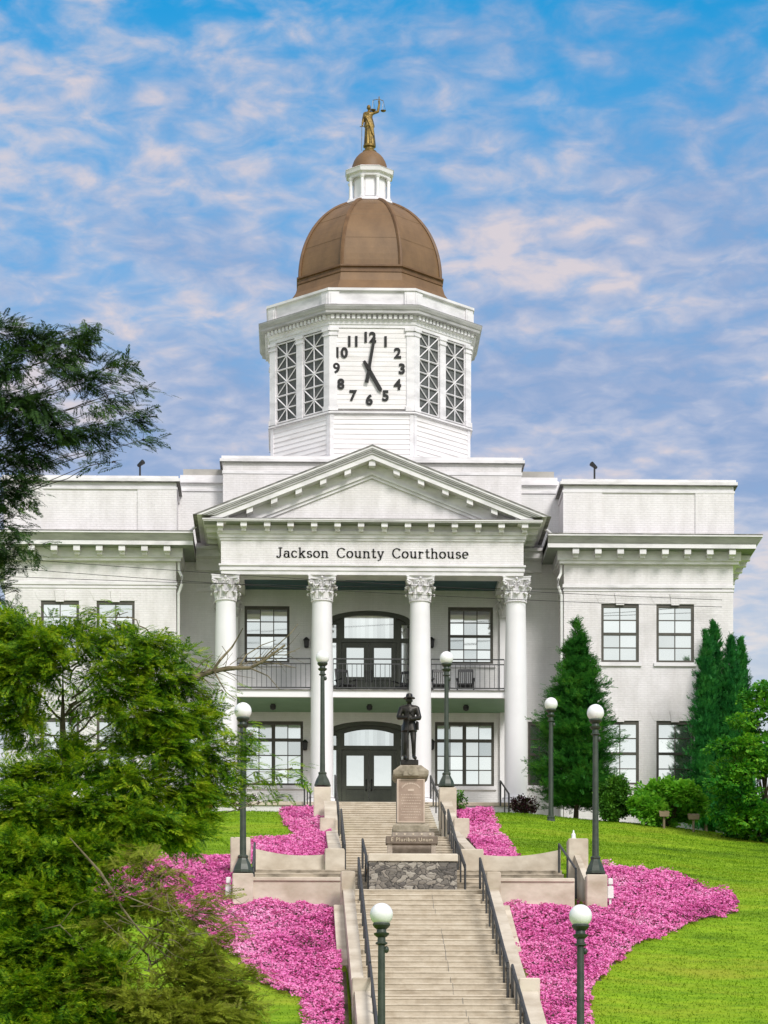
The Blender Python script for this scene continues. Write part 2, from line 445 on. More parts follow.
# ---------------------------------------------------------------- wings
wing_windows = []
for s in (-1, 1):
    xi, xo = X0 + s * HI, X0 + s * HO
    xa, xb = min(xi, xo), max(xi, xo)
    c1, c2 = X0 + s * 10.12 - (.15 if s < 0 else 0), X0 + s * 12.36 - (.15 if s < 0 else 0)
    ops = []
    for c in (c1, c2):
        ops.append((c - .765, c + .765, zw(662.6), zw(604))); ops.append((c - .765, c + .765, zw(785), zw(720.8)))
    mb = MB(); wall_open(mb, xa, xb, ZG, Z_PAR - .45, YW, ops)
    mb.box(xa + .001, xb - .001, YW + .17, 139, ZG, Z_PAR - .45)
    mb.quad((xa, YW, ZG), (xa, YW + .17, ZG), (xa, YW + .17, Z_PAR - .45), (xa, YW, Z_PAR - .45)); mb.quad((xb, YW, ZG), (xb, YW + .17, ZG), (xb, YW + .17, Z_PAR - .45), (xb, YW, Z_PAR - .45))
    mb.build('wing_wall', M['brick'], court)
    for o in ops: window(*o, YW, 2, 4, True, True)
    # string courses
    st = MB()
    z1, z2 = zw(585), zw(591)
    st.box(xa - .05, xb + .05, YW - .05, 139, z2 + .12, z1); st.box(xa - .03, xb + .03, YW - .03, 139, z2 - .02, z2 + .05)
    z3 = zw(560); st.box(xa - .09, xb + .09, YW - .09, 139, z3 + .06, z3 + .22); st.box(xa - .05, xb + .05, YW - .05, 139, z3 - .09, z3 + .058)
    st.box(xa - .12, xb + .12, YW - .12, 139, zw(800), zw(797)); st.build('string_course', M['trim'], court)
    # main cornice: crown, fascia, modillions
    co = MB(); ov = 1.05
    ia = xa - (ov if s < 0 else .72); ib = xb + (ov if s > 0 else .72)
    def ring(o, z0, z1, mbx):
        a = xa - (o if s < 0 else min(o, .72)); b = xb + (o if s > 0 else min(o, .72))
        mbx.box(a, b, YW - o, 139 + o, z0, z1)
    ring(ov, Z_EAVE - .055, Z_EAVE, co); ring(ov - .26, Z_EAVE - .306, Z_EAVE - .056, co)
    # sloped cyma under the lip
    cr = MB()
    def plan(o, z):
        a = xa - (o if s < 0 else min(o, .72)); b = xb + (o if s > 0 else min(o, .72)); return [(a, YW - o, z), (b, YW - o, z), (b, 139 + o, z), (a, 139 + o, z)]
    cr.loft([plan(ov - .02, Z_EAVE - .056), plan(ov - .05, Z_EAVE - .09), plan(ov - .16, Z_EAVE - .23), plan(ov - .22, Z_EAVE - .304)])
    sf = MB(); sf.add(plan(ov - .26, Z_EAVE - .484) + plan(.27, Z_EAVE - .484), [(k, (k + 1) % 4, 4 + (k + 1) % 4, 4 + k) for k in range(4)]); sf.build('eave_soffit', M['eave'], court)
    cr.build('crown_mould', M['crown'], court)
    ring(ov - .24, Z_EAVE - .48, Z_EAVE - .305, co)                  # fascia
    ring(.28, Z_EAVE - .86, Z_EAVE - .482, co); ring(.2, Z_EAVE - .98, Z_EAVE - .86, co)   # bed mould
    co.build('cornice', M['trim'], court)
    MB().box(ia, ib, YW - ov - .006, 139, Z_EAVE + .001, Z_EAVE + .05).build('cornice_flashing', M['grime'], court)
    n = 8
    for k in range(n):
        x = xa + .32 + (xb - xa - .55) * k / (n - 1) + (.1 if s > 0 else -.1)
        md = MB(); md.box(x - .13, x + .13, YW - .74, YW - .28, Z_EAVE - .70, Z_EAVE - .5); md.box(x - .10, x + .10, YW - .52, YW - .27, Z_EAVE - .80, Z_EAVE - .7); md.build('modillion', M['trim'], court)
    md = MB()
    for k in range(16):                                              # along the outer return
        y = YW + .4 + k * 1.08; e = xo
        a, b = (e + .28, e + .74) if s > 0 else (e - .74, e - .28)
        md.box(a, b, y - .13, y + .13, Z_EAVE - .70, Z_EAVE - .5)
    tag(md.build('side_modillions', M['trim'], court), kind='stuff')
    # parapet: coping, pier strips
    pa = MB()
    pa.box(xa - .06, xb + .06, YW - .06, 139.1, Z_PAR - .53, Z_PAR - .44); pa.box(xa - .015, xb + .015, YW - .015, 139, Z_PAR - .46, Z_PAR - .22)
    pa.box(xa - .16, xb + .16, YW - .16, 139.2, Z_PAR - .22, Z_PAR - .1); pa.box(xa - .1, xb + .1, YW - .1, 139.1, Z_PAR - .1, Z_PAR)
    pa.build('parapet_coping', M['trim'], court)
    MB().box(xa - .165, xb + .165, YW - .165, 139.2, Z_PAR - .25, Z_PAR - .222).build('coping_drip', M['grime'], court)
    for (u0, u1) in ((0, .225), (.775, 1)):
        pp = MB(); pp.box(xa + (xb - xa) * u0 + (.0 if u0 else -.03), xa + (xb - xa) * u1 + (.03 if u1 == 1 else 0), YW - .045, YW + .3, Z_EAVE + .03, Z_PAR - .53); pp.build('parapet_pier', M['brick'], court)
    pp = MB(); pp.box(xa - .06, xb + .06, YW - .08, YW + .3, Z_EAVE + .03, Z_EAVE + .22); pp.build('parapet_base', M['brick'], court)

# ---------------------------------------------------------------- recessed link bays and porch back wall
AX = X_at(369, YB)                                                   # axis as seen at the doors
w1 = [(X_at(244.5, YB), X_at(289.5, YB)), (X_at(448, YB), X_at(493, YB))]
ops = []
for a, b in w1: ops.append((a, b, zb(663.5), zb(606.5)))
lw = [(X_at(249, YB), X_at(302.5, YB)), (X_at(435, YB), X_at(494, YB))]
half = (lw[1][1] - lw[1][0]) / 2
lw = [(X_at(303, YB) - 2 * half, X_at(303, YB)), (X_at(435, YB), X_at(435, YB) + 2 * half)]
for a, b in lw: ops.append((a, b, zb(786), zb(721.5)))
bayw = [(X_at(528, YB), X_at(551, YB)), (2 * X0 - X_at(551, YB), 2 * X0 - X_at(528, YB))]
for a, b in bayw: ops.append((a, b, zb(785), zb(721)))
DW = 1.76
ARU = [Z_SLAB1 + .02, zb(622), zb(610.5)]                            # floor, spring, crown
ARL = [ZF + .02, zb(733), zb(721)]
for fl, sp_, cr in (ARU, ARL): ops.append((AX - DW, AX + DW, fl, cr))
mb = MB(); wall_open(mb, X0 - HI, X0 + HI, ZG, zb(470) - .42, YB, ops, .2)
mb.box(X0 - HI + .01, X0 + HI - .01, YB + .2, 138.9, ZG, zb(470) - .42)
for fl, sp_, cr in (ARU, ARL):                                       # arch spandrels
    prev = None
    for k in range(25):
        t = -1 + 2 * k / 24; x = AX + DW * t; z = sp_ + (cr - sp_) * math.sqrt(max(0, 1 - t * t * .999))
        if prev:
            mb.quad((prev[0], YB, prev[1]), (x, YB, z), (x, YB, cr), (prev[0], YB, cr)); mb.quad((prev[0], YB, prev[1]), (x, YB, z), (x, YB + .2, z), (prev[0], YB + .2, prev[1]))
        prev = (x, z)
mb.build('central_wall', M['porch_brick'], court)
for a, b in w1: window(a, b, zb(663.5), zb(606.5), YB, 3, 4, True)
for a, b in lw: window(a, b, zb(786), zb(721.5), YB, 2, 4, True, False, .26)
for a, b in bayw: window(a, b, zb(785), zb(721), YB, 2, 4, True)

def entrance(fl, sp_, cr, handles):
    y0, y1 = YB + .06, YB + .2; fr = MB()
    def arch(t): return sp_ + (cr - sp_) * math.sqrt(max(0, 1 - t * t * .999))
    # arched frame band
    N = 24; o_ = [(AX + DW * (-1 + 2 * k / N), arch(-1 + 2 * k / N)) for k in range(N + 1)]
    i_ = [(AX + (DW - .14) * (-1 + 2 * k / N), arch(-1 + 2 * k / N) - .17) for k in range(N + 1)]
    for k in range(N): fr.prism_y([o_[k], o_[k + 1], i_[k + 1], i_[k]], y0, y1)
    for s in (-1, 1): fr.box(min(AX + s * DW, AX + s * (DW - .14)), max(AX + s * DW, AX + s * (DW - .14)), y0, y1, fl, sp_ - .15)
    dw = 1.13; up = fl > 20; zt = zb(642) if up else zb(749.5)              # door head
    for s in (-1, 1):
        m = AX + s * (dw + .09); fr.box(m - .09, m + .09, y0 + .01, y1, fl, sp_ + .02)
        fr.box(min(AX + s * (dw + .18), AX + s * (DW - .14)), max(AX + s * (dw + .18), AX + s * (DW - .14)), y0 + .02, y1, fl, fl + .75)
    for a_, b_ in ((AX - DW + .14, AX - dw - .18), (AX - dw, AX + dw), (AX + dw + .18, AX + DW - .14)): fr.box(a_, b_, y0 + .015, y1, zt, zt + .17)
    # transom rail frame: flat light under a shallow arch
    ztt = sp_ + (.26 if up else .0)
    fr.box(AX - dw, AX - dw + .12, y0 + .02, y1, zt + .17, ztt); fr.box(AX + dw - .12, AX + dw, y0 + .02, y1, zt + .17, ztt)
    back = MB().prism_y([(AX - DW + .1, sp_ - .2)] + [(x, z) for x, z in i_] + [(AX + DW - .1, sp_ - .2)], y1 - .03, y1)
    e = fr.build('entrance', M['door'], court)
    back.build('tympanum_panel', M['door'], e)
    pn = MB()
    # transom pane with a slightly arched head
    a, b, c = AX - dw + .12, AX + dw - .12, zt + .17
    top = [(a + (b - a) * k / 12, ztt + (.03 if up else .16) * (1 - (2 * k / 12 - 1) ** 2)) for k in range(13)]
    for k in range(12): pn.quad((top[k][0], y1 - .06, c), (top[k + 1][0], y1 - .06, c), (top[k + 1][0], y1 - .06, top[k + 1][1]), (top[k][0], y1 - .06, top[k][1]))
    for s in (-1, 1):
        a, b = sorted((AX + s * (dw + .2), AX + s * (DW - .16)))
        pane_quad(pn, a + .02, b - .02, fl + .75, zt, y1 - .05); pane_quad(pn, a + .02, b - .02, zt + .17, sp_ - .1, y1 - .05)
    pn.build('transom_pane', M['pane'], e)
    for s in (-1, 1):
        a, b = sorted((AX + s * .012, AX + s * (dw - .01))); d = MB(); g = MB()
        p, q = a + .2, b - .2; zg0 = zb(676.5) if up else zb(785.5); zg1 = zb(647) if up else zb(755)
        yd = y0 + .05
        d.box(a, p, yd, y1 - .01, fl, zt - .01); d.box(q, b, yd, y1 - .01, fl, zt - .01); d.box(p, q, yd, y1 - .01, zg1, zt - .01); d.box(p, q, yd, y1 - .01, zg0 - .14, zg0)
        for k in range(6):                                            # beaded lower panel
            x = p + (q - p) * k / 6; d.box(x + .012, x + (q - p) / 6, yd + .03, y1 - .01, fl + .2, zg0 - .14)
        d.box(p, q, yd + .045, y1 - .01, fl, zg0 - .141); d.box(p, q, yd + .002, y1 - .012, fl, fl + .2)
        d.build('door_leaf', M['door'], e)
        g.quad((p, yd + .05, zg0), (q, yd + .05, zg0), (q, yd + .05, zg1), (p, yd + .05, zg1)); g.build('door_pane', M['pane'], e)
        h = MB(); x = AX + s * .11
        h.tube([(x, yd - .01, zg0 - .2), (x, yd - .07, zg0 - .15), (x, yd - .07, zg0 + .2), (x, yd - .01, zg0 + .25)], .03, 8); h.build('door_handle', M['black'], e, True)
entrance(*ARU, True); entrance(*ARL, True)

# ---------------------------------------------------------------- portico floor, balcony, ceiling
PX0, PX1 = X_at(221, YE), X_at(523.5, YE)
MB().box(PX0 - .25, PX1 + .25, 118.62, YB, ZF - 3.2, ZF - .14).build('porch_base', M['brick'], court)
MB().bbox(PX0 - .32, PX1 + .32, 118.55, YB, ZF - .139, ZF, .02).build('porch_floor', M['concrete'], court)
sl = MB(); sl.box(PX0 + .25, PX1 - .25, 120.05, YB, Z_SLAB0, Z_SLAB1 - .03); sl.build('balcony_slab', M['column_paint'], court)
MB().box(PX0 + .22, PX1 - .22, 119.98, YB, Z_SLAB1 - .03, Z_SLAB1).build('balcony_deck', M['grime'], court)
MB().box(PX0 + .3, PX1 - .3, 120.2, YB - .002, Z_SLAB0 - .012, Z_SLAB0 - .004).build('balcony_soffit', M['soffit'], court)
MB().box(PX0 + .9, PX1 - .9, YE + .95, YB - .002, Z_CEIL - .06, Z_CEIL - .004).build('porch_ceiling', M['ceiling'], court)
for xx in (-2.2, 0.2):
    fx = MB(); fx.box(X0 + xx, X0 + xx + 1.2, YE + 1.8, YE + 1.9, Z_CEIL - .12, Z_CEIL - .062); fx.build('ceiling_light_strip', M['white_pvc'], court)
for x in (X_at(273, 121.6), X_at(369.5, 121.6), X_at(466, 121.6)):
    mb = MB(); mb.lathe([(.09, 0), (.09, -.05), (.13, -.06), (.11, -.2), (.03, -.24)], (x, 121.6, Z_SLAB0 - .012), 14); mb.build('porch_light', M['black'], court, True)
for (px, py) in ((306.4, 643), (431.5, 643), (305, 745.5), (431.8, 745)):
    x, y, z = at(px, py, YB - .12); mb = MB()
    mb.box(x - .04, x + .04, y - .02, YB, z - .05, z + .1)
    mb.loft([[(x - r, y - r, zz), (x + r, y - r, zz), (x + r, y + r, zz), (x - r, y + r, zz)] for r, zz in ((.05, z - .2), (.09, z - .16), (.11, z + .1), (.13, z + .12), (.03, z + .24))], caps=True)
    mb.build('wall_lantern', M['black'], court)

# ---------------------------------------------------------------- columns
cin = (X_at(420, YC) - X_at(322, YC)) / 2; cout = (X_at(516, YC) - X_at(226, YC)) / 2
ZCAP0, ZCAP1 = zc(603), Z_BEAM
def capital(mb, zs0, zs1, r, sc=1.0):
    h = zs1 - zs0
    mb.lathe([(r * 1.0, 0), (r * 1.12, .015), (r * 1.12, .06), (r * .98, .075), (r * .97, h * .5), (r * 1.06, h * .72), (r * 1.32, h * .86)], (0, 0, zs0), 32)
    # acanthus leaves: tongues that curl outward at the tip, two tiers
    for tier, (b0, ht, nn, cur, ph) in enumerate(((.07, .36, 8, .12, 0), (.1, .62, 8, .16, math.pi / 8))):
        for k in range(nn):
            th = 2 * math.pi * k / nn + ph; rad = Vector((math.cos(th), math.sin(th), 0)); tan = Vector((-math.sin(th), math.cos(th), 0))
            prof = [(0.0, b0, .9), (.02, b0 + (ht - b0) * .55, 1.0), (.05, b0 + (ht - b0) * .85, .9), (cur + .02, ht, .8), (cur + .06, ht - .04, .6), (cur + .035, ht - .10, .3)]
            rings = []
            for out, zz, w in prof:
                p = rad * (r * (.97 if tier == 0 else 1.0) + out * sc) + Vector((0, 0, zs0 + zz * h)); hw = .145 * w * sc
                rings.append([p - tan * hw, p - tan * hw * .4 + rad * .045 * sc, p + rad * .02 * sc, p + tan * hw * .4 + rad * .045 * sc, p + tan * hw, p - rad * .03 * sc])
            mb.loft(rings, caps=True)
    # corner volutes and small inner helices
    for q in range(4):
        th = math.pi / 4 + q * math.pi / 2; rad = Vector((math.cos(th), math.sin(th), 0)); tan = Vector((-math.sin(th), math.cos(th), 0))
        pts = []; c = rad * (r * 1.60) + Vector((0, 0, zs0 + h * .76))
        for i in range(22):
            a = math.pi * .9 - i * .42; rr = (.13 - i * .0048) * sc
            pts.append(c + rad * rr * math.cos(a) + Vector((0, 0, rr * math.sin(a))))
        pts = [rad * r * .98 + Vector((0, 0, zs0 + h * .42))] + pts
        mb.tube(pts, [.05 * sc] + [.042 * sc] * 22, 7)
        th2 = q * math.pi / 2; rd = Vector((math.cos(th2), math.sin(th2), 0)); tn = Vector((-math.sin(th2), math.cos(th2), 0))
        for sg in (-1, 1):
            c = rd * r * 1.2 + tn * sg * .11 * sc + Vector((0, 0, zs0 + h * .76)); pts = []
            for i in range(12):
                a = -math.pi / 2 + i * .5; rr = (.075 - i * .004) * sc
                pts.append(c + tn * sg * rr * -math.cos(a) + Vector((0, 0, rr * math.sin(a))))
            mb.tube(pts, .026 * sc, 6)
        f = rd * r * 1.3 + Vector((0, 0, zs0 + h * .91)); mb.ball(tuple(f), .055 * sc, 10, 6)
    # abacus with hollow sides
    poly = []
    for q in range(4):
        a = -3 * math.pi / 4 + q * math.pi / 2; A = Vector((math.cos(a), math.sin(a))) * r * 2.06; B = Vector((math.cos(a + math.pi / 2), math.sin(a + math.pi / 2))) * r * 2.06
        mid = (A + B) / 2; inw = -mid.normalized()
        for i in range(7):
            t = .05 + .9 * i / 6; poly.append(tuple(A.lerp(B, t) + inw * .16 * sc * (1 - (2 * t - 1) ** 2)))
    mb.prism_z(poly, zs1 - h * .14, zs1 - h * .05); mb.prism_z([(x * 1.04, y * 1.04) for x, y in poly], zs1 - h * .05, zs1)
    return mb

RS = .455
col_parts = None
for dx in (-cout, -cin, cin, cout):
    if col_parts is None:
        h = ZCAP0 - (ZF + .42); T = Matrix.Translation((X0 + dx, YC, 0)); sh = MB(); prof = []
        for k in range(13):
            t = k / 12; rr = RS * (1 - .13 * max(0, (t - .28) / .72) ** 1.6); prof.append((rr, ZF + .42 + h * t))
        sh.lathe(prof, (0, 0, 0), 40); c = sh.xform(T).build('column', M['column_paint'], court, True)
        cp = capital(MB(), ZCAP0, ZCAP1 + .005, RS * .88, 1.0).xform(T).build('capital', M['trim'], c, True)
        bs = MB(); bs.bbox(-.66, .66, -.66, .66, ZF, ZF + .16, .02); bs.lathe([(.62, .16), (.66, .19), (.655, .25), (.60, .29), (.52, .30), (.515, .33), (.56, .345), (.555, .39), (.48, .41), (RS, .425)], (0, 0, ZF), 36)
        bs.xform(T).build('column_base', M['column_paint'], c, True); col_parts = (c, dx)
    else:
        c2 = copy_tree(col_parts[0], court); c2.location.x += dx - col_parts[1]
# flat pilasters on the back wall behind the end columns
pil = None
for dx in (-cout, cout):
    x = X0 + dx; mb = MB(); mb.box(x - .42, x + .42, YB - .16, YB + .01, ZF, ZCAP0 + .15); p = mb.build('pilaster', M['column_paint'], court)
    cp = MB(); capital(cp, 0, ZCAP1 - ZCAP0, .40, .95); cp.v = [(a, b * .55, c) for a, b, c in cp.v]; cp.xform(Matrix.Translation((x, YB - .12, ZCAP0 + .1))).build('pilaster_capital', M['trim'], p, True)

# ---------------------------------------------------------------- entablature
en = MB(); zz = [Z_BEAM, ze(571), ze(565.5), ze(541), ze(536), ze(533.5)]
def beam(mb, p, z0, z1):
    mb.box(PX0 - p, PX1 + p, YE - p, YE + .95 + p * .3, z0, z1)
    mb.box(PX0 - p, PX0 + .9, YE + .951 + p * .3, YB - .001, z0, z1); mb.box(PX1 - .9, PX1 + p, YE + .951 + p * .3, YB - .001, z0, z1)
beam(en, .0, Z_BEAM, zz[1] - .001); beam(en, .045, zz[1], zz[1] + .10); beam(en, .02, zz[1] + .101, zz[2] - .04); beam(en, .09, zz[2] - .039, zz[2] + .03)
en.build('architrave', M['trim'], court)
fz = MB(); fz.box(PX0, PX1, YE, YB - .002, zz[2] + .031, zz[3] - .001); fz.build('frieze', M['brick'], court)
bm_ = MB(); beam2 = lambda p, z0, z1: bm_.box(PX0 - p, PX1 + p, YE - p, YB + .0, z0, z1)
beam2(.05, zz[3], zz[3] + .09); beam2(.1, zz[3] + .091, zz[4] + .03); beam2(.16, zz[4] + .031, zz[5] + .06)
Z_SOF = ze(526.0); YCF = YE - .68; ZCT = Z_at(371, 519.5, YCF)
beam2(.06, zz[5] + .061, Z_SOF)
bm_.build('bed_mould', M['trim'], court)
hc = MB(); OV = .68
hc.box(PX0 - OV, PX1 + OV, YE - OV, YB + .0, Z_SOF, ZCT - .045); hc.box(PX0 - OV - .04, PX1 + OV + .04, YE - OV - .04, YB, ZCT - .045, ZCT)
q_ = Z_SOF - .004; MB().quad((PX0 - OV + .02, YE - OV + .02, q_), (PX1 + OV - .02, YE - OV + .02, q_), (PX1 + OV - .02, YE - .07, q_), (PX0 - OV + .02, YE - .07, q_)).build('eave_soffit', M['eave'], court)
hc.build('portico_cornice', M['trim'], court)
MB().box(PX0 - OV - .045, PX1 + OV + .045, YE - OV - .045, YE + .2, ZCT + .001, ZCT + .03).build('portico_cornice_flashing', M['grime'], court)
n = 14
for k in range(n):
    x = PX0 - .02 + (PX1 - PX0 + .04) * k / (n - 1)
    md = MB(); md.box(x - .125, x + .125, YE - .60, YE - .06, Z_SOF - .17, Z_SOF); md.box(x - .095, x + .095, YE - .36, YE - .055, Z_SOF - .30, Z_SOF - .17); md.build('modillion', M['trim'], court)
for s in (-1, 1):
    for k in range(4):
        y = YE + .55 + .94 * k; e = PX1 if s > 0 else PX0; a, b = sorted((e + s * .06, e + s * .60))
        md = MB(); md.box(a, b, y - .125, y + .125, Z_SOF - .17, Z_SOF); md.build('modillion', M['trim'], court)

# pediment
XA = X_at(373, YCF); ZTIP = Z_at(371, 516.3, YCF); ZAP = Z_at(373, 446.8, YCF)
HWD = (X_at(548, YCF) - X_at(198, YCF)) / 2; SLP = (ZAP - ZTIP) / HWD
XA = X0 + .02
def rake(mb, d0, d1, y0, y1, zb0=None):
    z0 = ZTIP if zb0 is None else zb0
    for s in (-1, 1):
        def e(d): return XA + s * (ZAP - d - z0) / SLP
        mb.prism_y([(XA, ZAP - d0), (e(d0), z0), (e(d1), z0), (XA, ZAP - d1)], y0, y1)
rk = MB()
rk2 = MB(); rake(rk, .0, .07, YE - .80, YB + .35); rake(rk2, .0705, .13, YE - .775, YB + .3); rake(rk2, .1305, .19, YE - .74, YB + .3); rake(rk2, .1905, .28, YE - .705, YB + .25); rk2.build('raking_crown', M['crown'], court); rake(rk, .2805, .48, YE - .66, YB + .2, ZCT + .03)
rk.build('raking_cornice', M['trim'], court)
rg = MB(); rake(rg, -.065, -.001, YE - .81, YB + .36); rg.build('roof_edge', M['grime'], court)
rb = MB(); rake(rb, .4805, .86, YE - .06, YB, ZCT + .03); rake(rb, .8605, .96, YE - .14, YB, ZCT + .03); rake(rb, .9605, 1.08, YE - .06, YB, ZCT + .03); rb.build('raking_bed_mould', M['trim'], court)
tr = MB(); tr.prism_y([(XA, ZAP - .9), (XA + (ZAP - .9 - ZCT) / SLP, ZCT + .001), (XA - (ZAP - .9 - ZCT) / SLP, ZCT + .001)], YE + .02, YB - .1); tr.build('tympanum', M['brick'], court)
for s in (-1, 1):
    for k in range(7):
        rm = MB()
        u = .0 if k == 0 else k * .97
        if k == 0 and s > 0: continue
        x = XA + s * u; z = ZAP - .48 - u * SLP
        if k == 0: rm.prism_y([(x - .13, z - .24), (x + .13, z - .24), (x + .13, z - .02), (x, z + .04), (x - .13, z - .02)], YE - .58, YE - .062); rm.build('modillion', M['trim'], court); continue
        q = SLP * .125 * -s
        rm.prism_y([(x - .125, z - .20 - q), (x + .125, z - .20 + q), (x + .125, z + .001 + q), (x - .125, z + .001 - q)], YE - .58, YE - .062); rm.build('modillion', M['trim'], court)

# ---------------------------------------------------------------- link-bay cornice and parapet, attic block
for s in (-1, 1):
    lb = MB(); a, b = sorted((X0 + s * (HI - .75), PX1 + .1 if s > 0 else PX0 - .1))
    lb.box(a, b, YB - .75, YB, Z_EAVE - .4, Z_EAVE - .12); lb.box(a, b, YB - .85, YB, Z_EAVE - .12, Z_EAVE); lb.box(a, b, YB - .22, YB, Z_EAVE - .86, Z_EAVE - .4); lb.build('link_cornice', M['trim'], court); MB().box(a, b, YB - .06, YB, Z_EAVE - 1.7, Z_EAVE - 1.55).build('link_string', M['trim'], court); lb = MB()
    zt = zb(469.5); a, b = sorted((X0 + s * (HI - .08), X0 + s * 5.95))
    lb.box(a, b, YB - .14, YB + .3, zt - .62, zt - .48); lb.box(a, b, YB - .07, YB + .3, zt - .48, zt - .3); lb.build('link_coping', M['trim'], court); lb = MB(); lb.box(a, b, YB - .05, YB + .3, zt - .95, zt - .85)
    lb.build('link_moulding', M['trim'], court)
    lc = MB()
    a, b = sorted((X0 + s * (HI - .2), X0 + s * 5.9)); lc.box(a, b, YB + .15, YB + .9, zb(469.5) - .3, zb(469.5)); lc.build('link_parapet', M['roof'], court)
at_ = MB(); ax0, ax1 = X_at(223, YA), X_at(521.5, YA); ZA = Z_at(371, 457, YA)
at_.box(ax0, ax1, YA, 133, Z_EAVE - .3, ZA - .3); at_.build('attic_wall', M['brick'], court)
ac = MB(); ac.box(ax0 - .03, ax1 + .03, YA - .03, 133, ZA - .72, ZA - .60); ac.box(ax0 - .05, ax1 + .05, YA - .05, 133.05, ZA - .3, ZA - .12); ac.box(ax0 - .13, ax1 + .13, YA - .13, 133.1, ZA - .24, ZA - .121); ac.box(ax0 - .06, ax1 + .06, YA - .06, 133.05, ZA - .12, ZA)
ac.build('attic_coping', M['trim'], court)
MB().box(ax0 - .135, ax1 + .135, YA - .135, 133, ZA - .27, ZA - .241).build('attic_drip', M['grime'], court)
MB().box(X0 - HO + .3, X0 + HO - .3, 124, 138.5, Z_PAR - .9, Z_PAR - .7).build('roof', M['roof'], court)

# ---------------------------------------------------------------- lettering (serif strokes)
def arc(cx, cy, rx, ry, a0, a1, n=10): return [(cx + rx * math.cos(R(a0 + (a1 - a0) * k / n)), cy + ry * math.sin(R(a0 + (a1 - a0) * k / n))) for k in range(n + 1)]
G = {
 'J': (.56, [[(.36, 1), (.36, .22)] + arc(.2, .2, .16, .22, 0, -150)], [(.2, .52, 1), (0.02, .1, .12)]),
 'a': (.58, [arc(.26, .48, .18, .19, 150, 0) + [(.44, .06)], arc(.25, .2, .2, .2, 80, 400, 14)], [(.42, .58, .02)]),
 'c': (.54, [arc(.28, .34, .24, .34, 50, 315, 14)], [(.42, .5, .56)]),
 'k': (.64, [[(.13, 1), (.13, 0)], [(.14, .28), (.5, .66)], [(.26, .4), (.52, 0)]], [(.02, .14, 1), (.02, .26, 0), (.36, .6, .66), (.4, .64, 0)]),
 's': (.48, [arc(.24, .5, .16, .16, 40, 230, 8) + arc(.24, .18, .18, .17, 60, -150, 9)], [(.34, .42, .56), (.04, .1, .1)]),
 'o': (.6, [arc(.29, .34, .25, .33, 0, 360, 18)], []),
 'n': (.66, [[(.13, .66), (.13, 0)], arc(.32, .45, .19, .21, 175, 0) + [(.51, 0)]], [(.02, .14, .66), (.02, .25, 0), (.4, .64, 0)]),
 'C': (.78, [arc(.42, .5, .36, .5, 42, 318, 16)], [(.62, .74, .86)]),
 'u': (.66, [[(.13, .66), (.13, .24)] + arc(.31, .22, .18, .2, 180, 350), [(.5, .66), (.5, .0)]], [(.02, .14, .66), (.4, .51, .66), (.5, .62, .02)]),
 't': (.42, [[(.18, .9), (.18, .16)] + arc(.3, .14, .12, .13, 180, 320)], [(.03, .36, .66)]),
 'y': (.6, [[(.08, .66), (.3, .02)], [(.52, .66), (.26, -.18), (.14, -.28), (.05, -.24)]], [(.0, .2, .66), (.4, .6, .66)]),
 'r': (.5, [[(.13, .66), (.13, 0)], arc(.3, .42, .17, .22, 170, 50)], [(.02, .14, .66), (.02, .27, 0), (.36, .46, .56)]),
 'h': (.66, [[(.13, 1), (.13, 0)], arc(.32, .45, .19, .21, 175, 0) + [(.51, 0)]], [(.02, .14, 1), (.02, .25, 0), (.4, .64, 0)]),
 'e': (.56, [[(.06, .36), (.5, .36)] + arc(.28, .34, .23, .33, 5, 310, 14)], []),
}
def lettering(txt, xc, zbase, y, cap, width, mb):
    GW = 1.17; adv = [.62 if c == ' ' else G[c][0] * GW for c in txt]; free = width / cap - sum(adv); trk = free / (len(txt) - 1)
    x = xc - width / 2
    for c, a in zip(txt, adv):
        if c != ' ':
            def put(p, q, w):
                d = Vector((q[0] - p[0], q[1] - p[1])); L = d.length
                if L < 1e-6: return
                n_ = Vector((-d.y, d.x)) / L * w / 2; e = d / L * w * .3
                pp = [(p[0] - e.x + n_.x, p[1] - e.y + n_.y), (q[0] + e.x + n_.x, q[1] + e.y + n_.y), (q[0] + e.x - n_.x, q[1] + e.y - n_.y), (p[0] - e.x - n_.x, p[1] - e.y - n_.y)]
                mb.prism_y([(x + u * GW * cap, zbase + v * cap) for u, v in pp], y - .03, y - .002)
            for st in G[c][1]:
                for p, q in zip(st, st[1:]):
                    vert = abs(q[0] - p[0]) < abs(q[1] - p[1]); put(p, q, .128 if vert else .068)
            for (u0, u1, v) in G[c][2]: put((u0, v), (u1, v), .062)
        x += (a + trk) * cap
    return mb
lettering('Jackson County Courthouse', X_at(372.5, YE), ze(557.8), YE, .375, X_at(468.5, YE) - X_at(276.5, YE), MB()).build('lettering', M['number'], court)

# ---------------------------------------------------------------- balcony railing between columns
def balustrade(x0, x1):
    y = 120.12; mb = MB(); zt = Z_at(371, 659, y); z2 = Z_at(371, 664, y); z0 = Z_SLAB1 + .09
    for z, r in ((zt, .024), (z2, .02), (z0, .022)): mb.box(x0, x1, y - r, y + r, z - r, z + r)
    n = int((x1 - x0) / .185)
    for k in range(n + 1):
        x = x0 + (x1 - x0) * k / n; t = zt if k in (0, n) or k % 8 == 0 else z2
        mb.box(x - .011, x + .011, y - .011, y + .011, z0 if k not in (0, n) else Z_SLAB1, t)
    mb.build('balcony_railing', M['iron'], court)
cx_ = [X0 - cout, X0 - cin, X0 + cin, X0 + cout]
for a, b in zip(cx_, cx_[1:]): balustrade(a + RS, b - RS)

